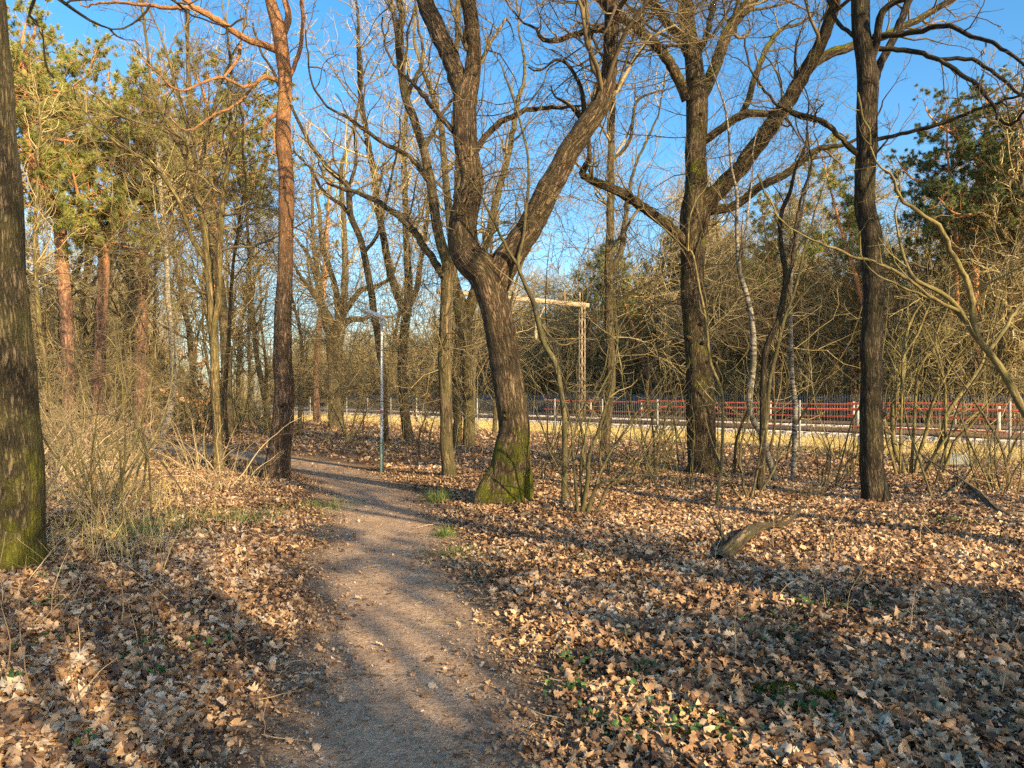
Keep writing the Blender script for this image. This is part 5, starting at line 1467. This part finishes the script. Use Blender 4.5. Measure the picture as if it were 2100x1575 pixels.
# ------------------------------------------------------------------ green seedlings, grass tufts, moss
def seedling(n):
    mb = MB()
    st = np.array([[RNG.normal() * .05, RNG.normal() * .05, RNG.uniform(.02, .07)] for _ in range(n)])
    leaves(mb, st, RNG.uniform(.035, .06, n), 5, .35, lift=-.005)
    P = np.stack([np.stack([np.array([0, 0, -.01]), s * np.array([.6, .6, .6]), s]) for s in st]); mb.tubes(P, np.full((n, 3), .0012), 3, rn=np.full(n, .3))
    return mb.build("leafy_seedling", M['green_leaf'], None, origin=np.zeros(3))
SD = [seedling(k) for k in (4, 6, 8, 5)]
for i, (xp, yp) in enumerate([(78, 1267), (100, 1260), (375, 1287), (290, 1297), (95, 1340), (30, 1357), (317, 1343), (370, 1345), (418, 1348), (330, 1400), (20, 1433), (115, 1463), (190, 1560), (120, 1196), (140, 1205), (105, 1215),
                              (1175, 1373), (1240, 1360), (1170, 1433), (1320, 1405), (1350, 1405), (1330, 1510), (1365, 1500), (1240, 1515), (1280, 1435), (1430, 1535), (1490, 1530), (1435, 1510), (1525, 1570), (1500, 1360), (1610, 1345), (1630, 1345), (1700, 1275), (1660, 1270), (1640, 1500), (1580, 1490), (1450, 1310), (250, 1375), (460, 1330), (1390, 1540)]):
    t = SD[i % 4]; c = t if i < 4 else t.copy()
    if i >= 4:
        COL.objects.link(c)
    p = at(xp, yp) + np.array([0, 0, .015]); c.location = [float(q) for q in p]; c.rotation_euler = (0, 0, RNG.uniform(0, 6.28)); s_ = RNG.uniform(.75, 1.15); c.scale = (s_, s_, s_)
    side = "left" if xp < 800 else "right"
    tag(c, f"small dark green leafy seedling among the fallen leaves {side} of the path", "seedling", f"green seedlings {side} of the path")
def grass_tuft(label, xp, yp, n, h, spread, mat='green_grass'):
    b = at(xp, yp); mb = MB()
    p = np.stack([RNG.normal(size=n) * spread, RNG.normal(size=n) * spread, np.zeros(n)], 1)
    d = nrm(np.stack([RNG.normal(size=n) * .4, RNG.normal(size=n) * .4, np.ones(n)], 1))
    blades(mb, p, d, RNG.uniform(.5, 1.1, n) * h, .006)
    o = mb.build("grass_tuft", M[mat], None, origin=np.zeros(3)); o.location = [float(q) for q in b]
    tag(o, label, "grass tuft")
grass_tuft("bright green grass tuft at the right edge of the path", 912, 1103, 140, .17, .06)
grass_tuft("greyish green grass clump before the slim upright oak", 897, 1032, 220, .26, .09)
grass_tuft("thin yellowish grass patch just below the bright tuft", 950, 1140, 260, .1, .18)
grass_tuft("sparse grass patch in the sunlit leaves right of the path", 1040, 1165, 160, .08, .25)
grass_tuft("small dark green grass tuft in the shaded leaves", 1300, 1325, 90, .1, .05)
grass_tuft("single narrow grass tuft in the tree shadow", 1207, 1165, 40, .13, .03)
grass_tuft("grass strip at the foot of the tall pine", 640, 1042, 420, .12, .3)
grass_tuft("thin grass patch far right in the sun", 1940, 1092, 120, .1, .25)
grass_tuft("green grass blades under the near left seedlings", 480, 1080, 220, .2, .3)
grass_tuft("dark grass tuft at the foot of the left thicket", 300, 1120, 260, .3, .3)
def moss_clump(label, xp, yp, rx, ry, n):
    b = at(xp, yp); mb = MB()
    a = RNG.uniform(0, 6.28, n); q = RNG.random(n) ** .5
    p = np.stack([np.cos(a) * q * rx * (1 + .3 * np.sin(3 * a)), np.sin(a) * q * ry, .05 * (1 - q ** 2) + RNG.random(n) * .01], 1)
    d = nrm(np.stack([RNG.normal(size=n) * .6, RNG.normal(size=n) * .6, np.ones(n)], 1))
    blades(mb, p, d, RNG.uniform(.012, .03, n), .006)
    o = mb.build("moss_clump", M['moss'], None, origin=np.zeros(3)); o.location = [float(q_) for q_ in b]
    tag(o, label, "moss")
moss_clump("wide moss cushion among the leaves in the lower right", 1605, 1462, .2, .14, 5200)
moss_clump("round moss clump right of the wide moss cushion", 1690, 1475, .1, .1, 2600)
moss_clump("tiny bright moss cushion farther up in the shaded leaves", 1790, 1276, .06, .05, 900)
moss_clump("moss patch below the leaning rotten log", 1478, 1163, .12, .07, 900)

# ------------------------------------------------------------------ leaf litter, grass (uncountable)
lm = MB()
def litter(n, y0, y1, xm, st, s0, s1, tilt, onpath):
    y = np.sqrt(RNG.uniform(y0 ** 2, y1 ** 2, n)); x = RNG.uniform(-xm, xm, n) * y
    pd = path_dist(x, y)
    wob_ = .16 * np.sin(x * 3 + y * 2.2) + .12 * np.sin(y * 4.1 - x * 2) + RNG.normal(size=n) * .14
    prob = np.where(pd + wob_ > 0.2, 1.0, np.where(pd + wob_ > .02, .4, np.where(pd + wob_ > -.15, .12, onpath)))
    k = (RNG.random(n) < prob) & (fence_sd(x, y) < 1.2)
    k &= RNG.random(n) < np.where(np.sin(x * 1.3 + 2 * np.sin(y * .9)) * np.sin(y * 1.7 - x * .8) > .62, .45, 1.0)
    x, y = x[k], y[k]
    z = ground_z(x, y)
    pile = RNG.random(len(x)) * .035 * (path_dist(x, y) > .1)
    pt = .13 * np.sin(x * 1.9 + 1.2 * np.sin(y * 1.3)) * np.sin(y * 2.3 + x * .6) + .08 * np.sin(x * 5.1 - y * 3.7)
    rn = np.clip(RNG.random(len(x)) + pt - .06 * (path_dist(x, y) < .4), 0, 1)
    sz = (s0 + (s1 - s0) * RNG.random(len(x)) ** 1.5) * (.7 + .3 * sstep(-.1, .5, path_dist(x, y)))
    leaves(lm, np.stack([x, y, z + pile], 1), sz, st, tilt, rn, lift=.016)
litter(105000, 2.2, 8.5, .78, 9, .022, .095, .33, .006)
litter(165000, 8, 17, .74, 5, .028, .085, .28, .008)
litter(70000, 2.2, 8, .78, 3, .01, .03, .4, .03)
litter(80000, 16, 46, .74, 3, .08, .15, .4, .06)
lo = lm.build("fallen_leaves", M['leaf'], None); lo["kind"] = "stuff"
cm = MB()
n = 60000
y = 2.4 + RNG.random(n) ** 1.4 * 14; t_ = np.interp(y, PC[:, 1], PC[:, 0]); x = t_ + RNG.normal(size=n) * .75
z = ground_z(x, y)
pdm = path_dist(x, y); k = (pdm < .5) & (RNG.random(n) < np.clip(.75 + pdm * 1.5, .05, 1))
leaves(cm, np.stack([x, y, z], 1)[k], RNG.uniform(.008, .028, k.sum()), 3, .25, lift=.013)
co = cm.build("leaf_crumbs", M['crumb'], None); co["kind"] = "stuff"

tw = MB(); n = 2600
y = np.sqrt(RNG.uniform(2.3 ** 2, 14 ** 2, n)); x = RNG.uniform(-.74, .74, n) * y
k = (path_dist(x, y) > -.1) | (RNG.random(n) < .12); x, y = x[k], y[k]; n = len(x)
a = RNG.uniform(0, 6.28, n); l = RNG.uniform(.06, .32, n)
D = np.stack([np.cos(a) * l, np.sin(a) * l, RNG.normal(size=n) * .025], 1)[:, None] * np.linspace(-.5, .5, 5)[None, :, None]
D[:, 1:4] += RNG.normal(size=(n, 3, 3)) * .008
P = np.stack([x, y, ground_z(x, y) + .04], 1)[:, None] + D
tw.tubes(P, RNG.uniform(.0015, .0045, n)[:, None] * np.array([1, .95, .85, .7, .5])[None], 4)
to = tw.build("litter_twigs", M['straw'], None); to["kind"] = "stuff"
gc = MB()
for (xp, yp, n, r) in ((1190, 1370, 26, .2), (1170, 1435, 22, .15), (1330, 1405, 30, .2), (1340, 1505, 40, .2), (1250, 1515, 26, .14), (1460, 1525, 40, .18), (1610, 1345, 34, .22), (1690, 1275, 40, .3), (1560, 1300, 26, .2), (1660, 1500, 24, .15), (90, 1265, 30, .2), (110, 1345, 30, .18), (330, 1345, 40, .22), (400, 1345, 24, .15), (330, 1400, 24, .14), (30, 1430, 22, .13), (190, 1565, 14, .08), (120, 1205, 46, .16), (480, 1085, 50, .35), (330, 1130, 60, .4), (1960, 1095, 40, .4), (1080, 1160, 50, .4)):
    b = at(xp, yp)
    x = b[0] + RNG.normal(size=n) * r * .6; y = b[1] + RNG.normal(size=n) * r * .6
    leaves(gc, np.stack([x, y, ground_z(x, y) + RNG.uniform(.02, .06, n)], 1), RNG.uniform(.018, .05, n), 5, .45, lift=.01)
gco = gc.build("ground_cover", M['green_leaf'], None); gco["kind"] = "stuff"

gm = MB()
n = 110000
s_ = RNG.uniform(-16, 44, n); nn = np.where(RNG.random(n) < .2, RNG.uniform(-3, 0, n) * RNG.random(n), RNG.uniform(0, 6.2, n))
P = np.stack([F0[0] + s_ * FD[0] + nn * FN[0], F0[1] + s_ * FD[1] + nn * FN[1], np.zeros(n)], 1)
d = nrm(np.stack([RNG.normal(size=n) * .55, RNG.normal(size=n) * .55, np.ones(n)], 1))
blades(gm, P, d, RNG.uniform(.08, .26, n), .014)
n = 7000
y = RNG.uniform(6.5, 20, n); x = RNG.uniform(-.66, -.2, n) * y
k = (path_dist(x, y) > .5 + RNG.random(n) * .8) & (np.sin(x * 1.7 + y) + np.sin(y * 1.3 - x * .8) + RNG.normal(size=n) * .6 > .1) & ((y > 8.5) | (x / y < -.45))
x, y = x[k], y[k]
d = nrm(np.stack([RNG.normal(size=len(x)) * .5, RNG.normal(size=len(x)) * .5, np.ones(len(x))], 1))
blades(gm, np.stack([x, y, ground_z(x, y)], 1), d, RNG.uniform(.12, .5, len(x)), .006)
go = gm.build("dry_grass", M['dry_grass'], None); go["kind"] = "stuff"
print("objects", len(SC.objects))
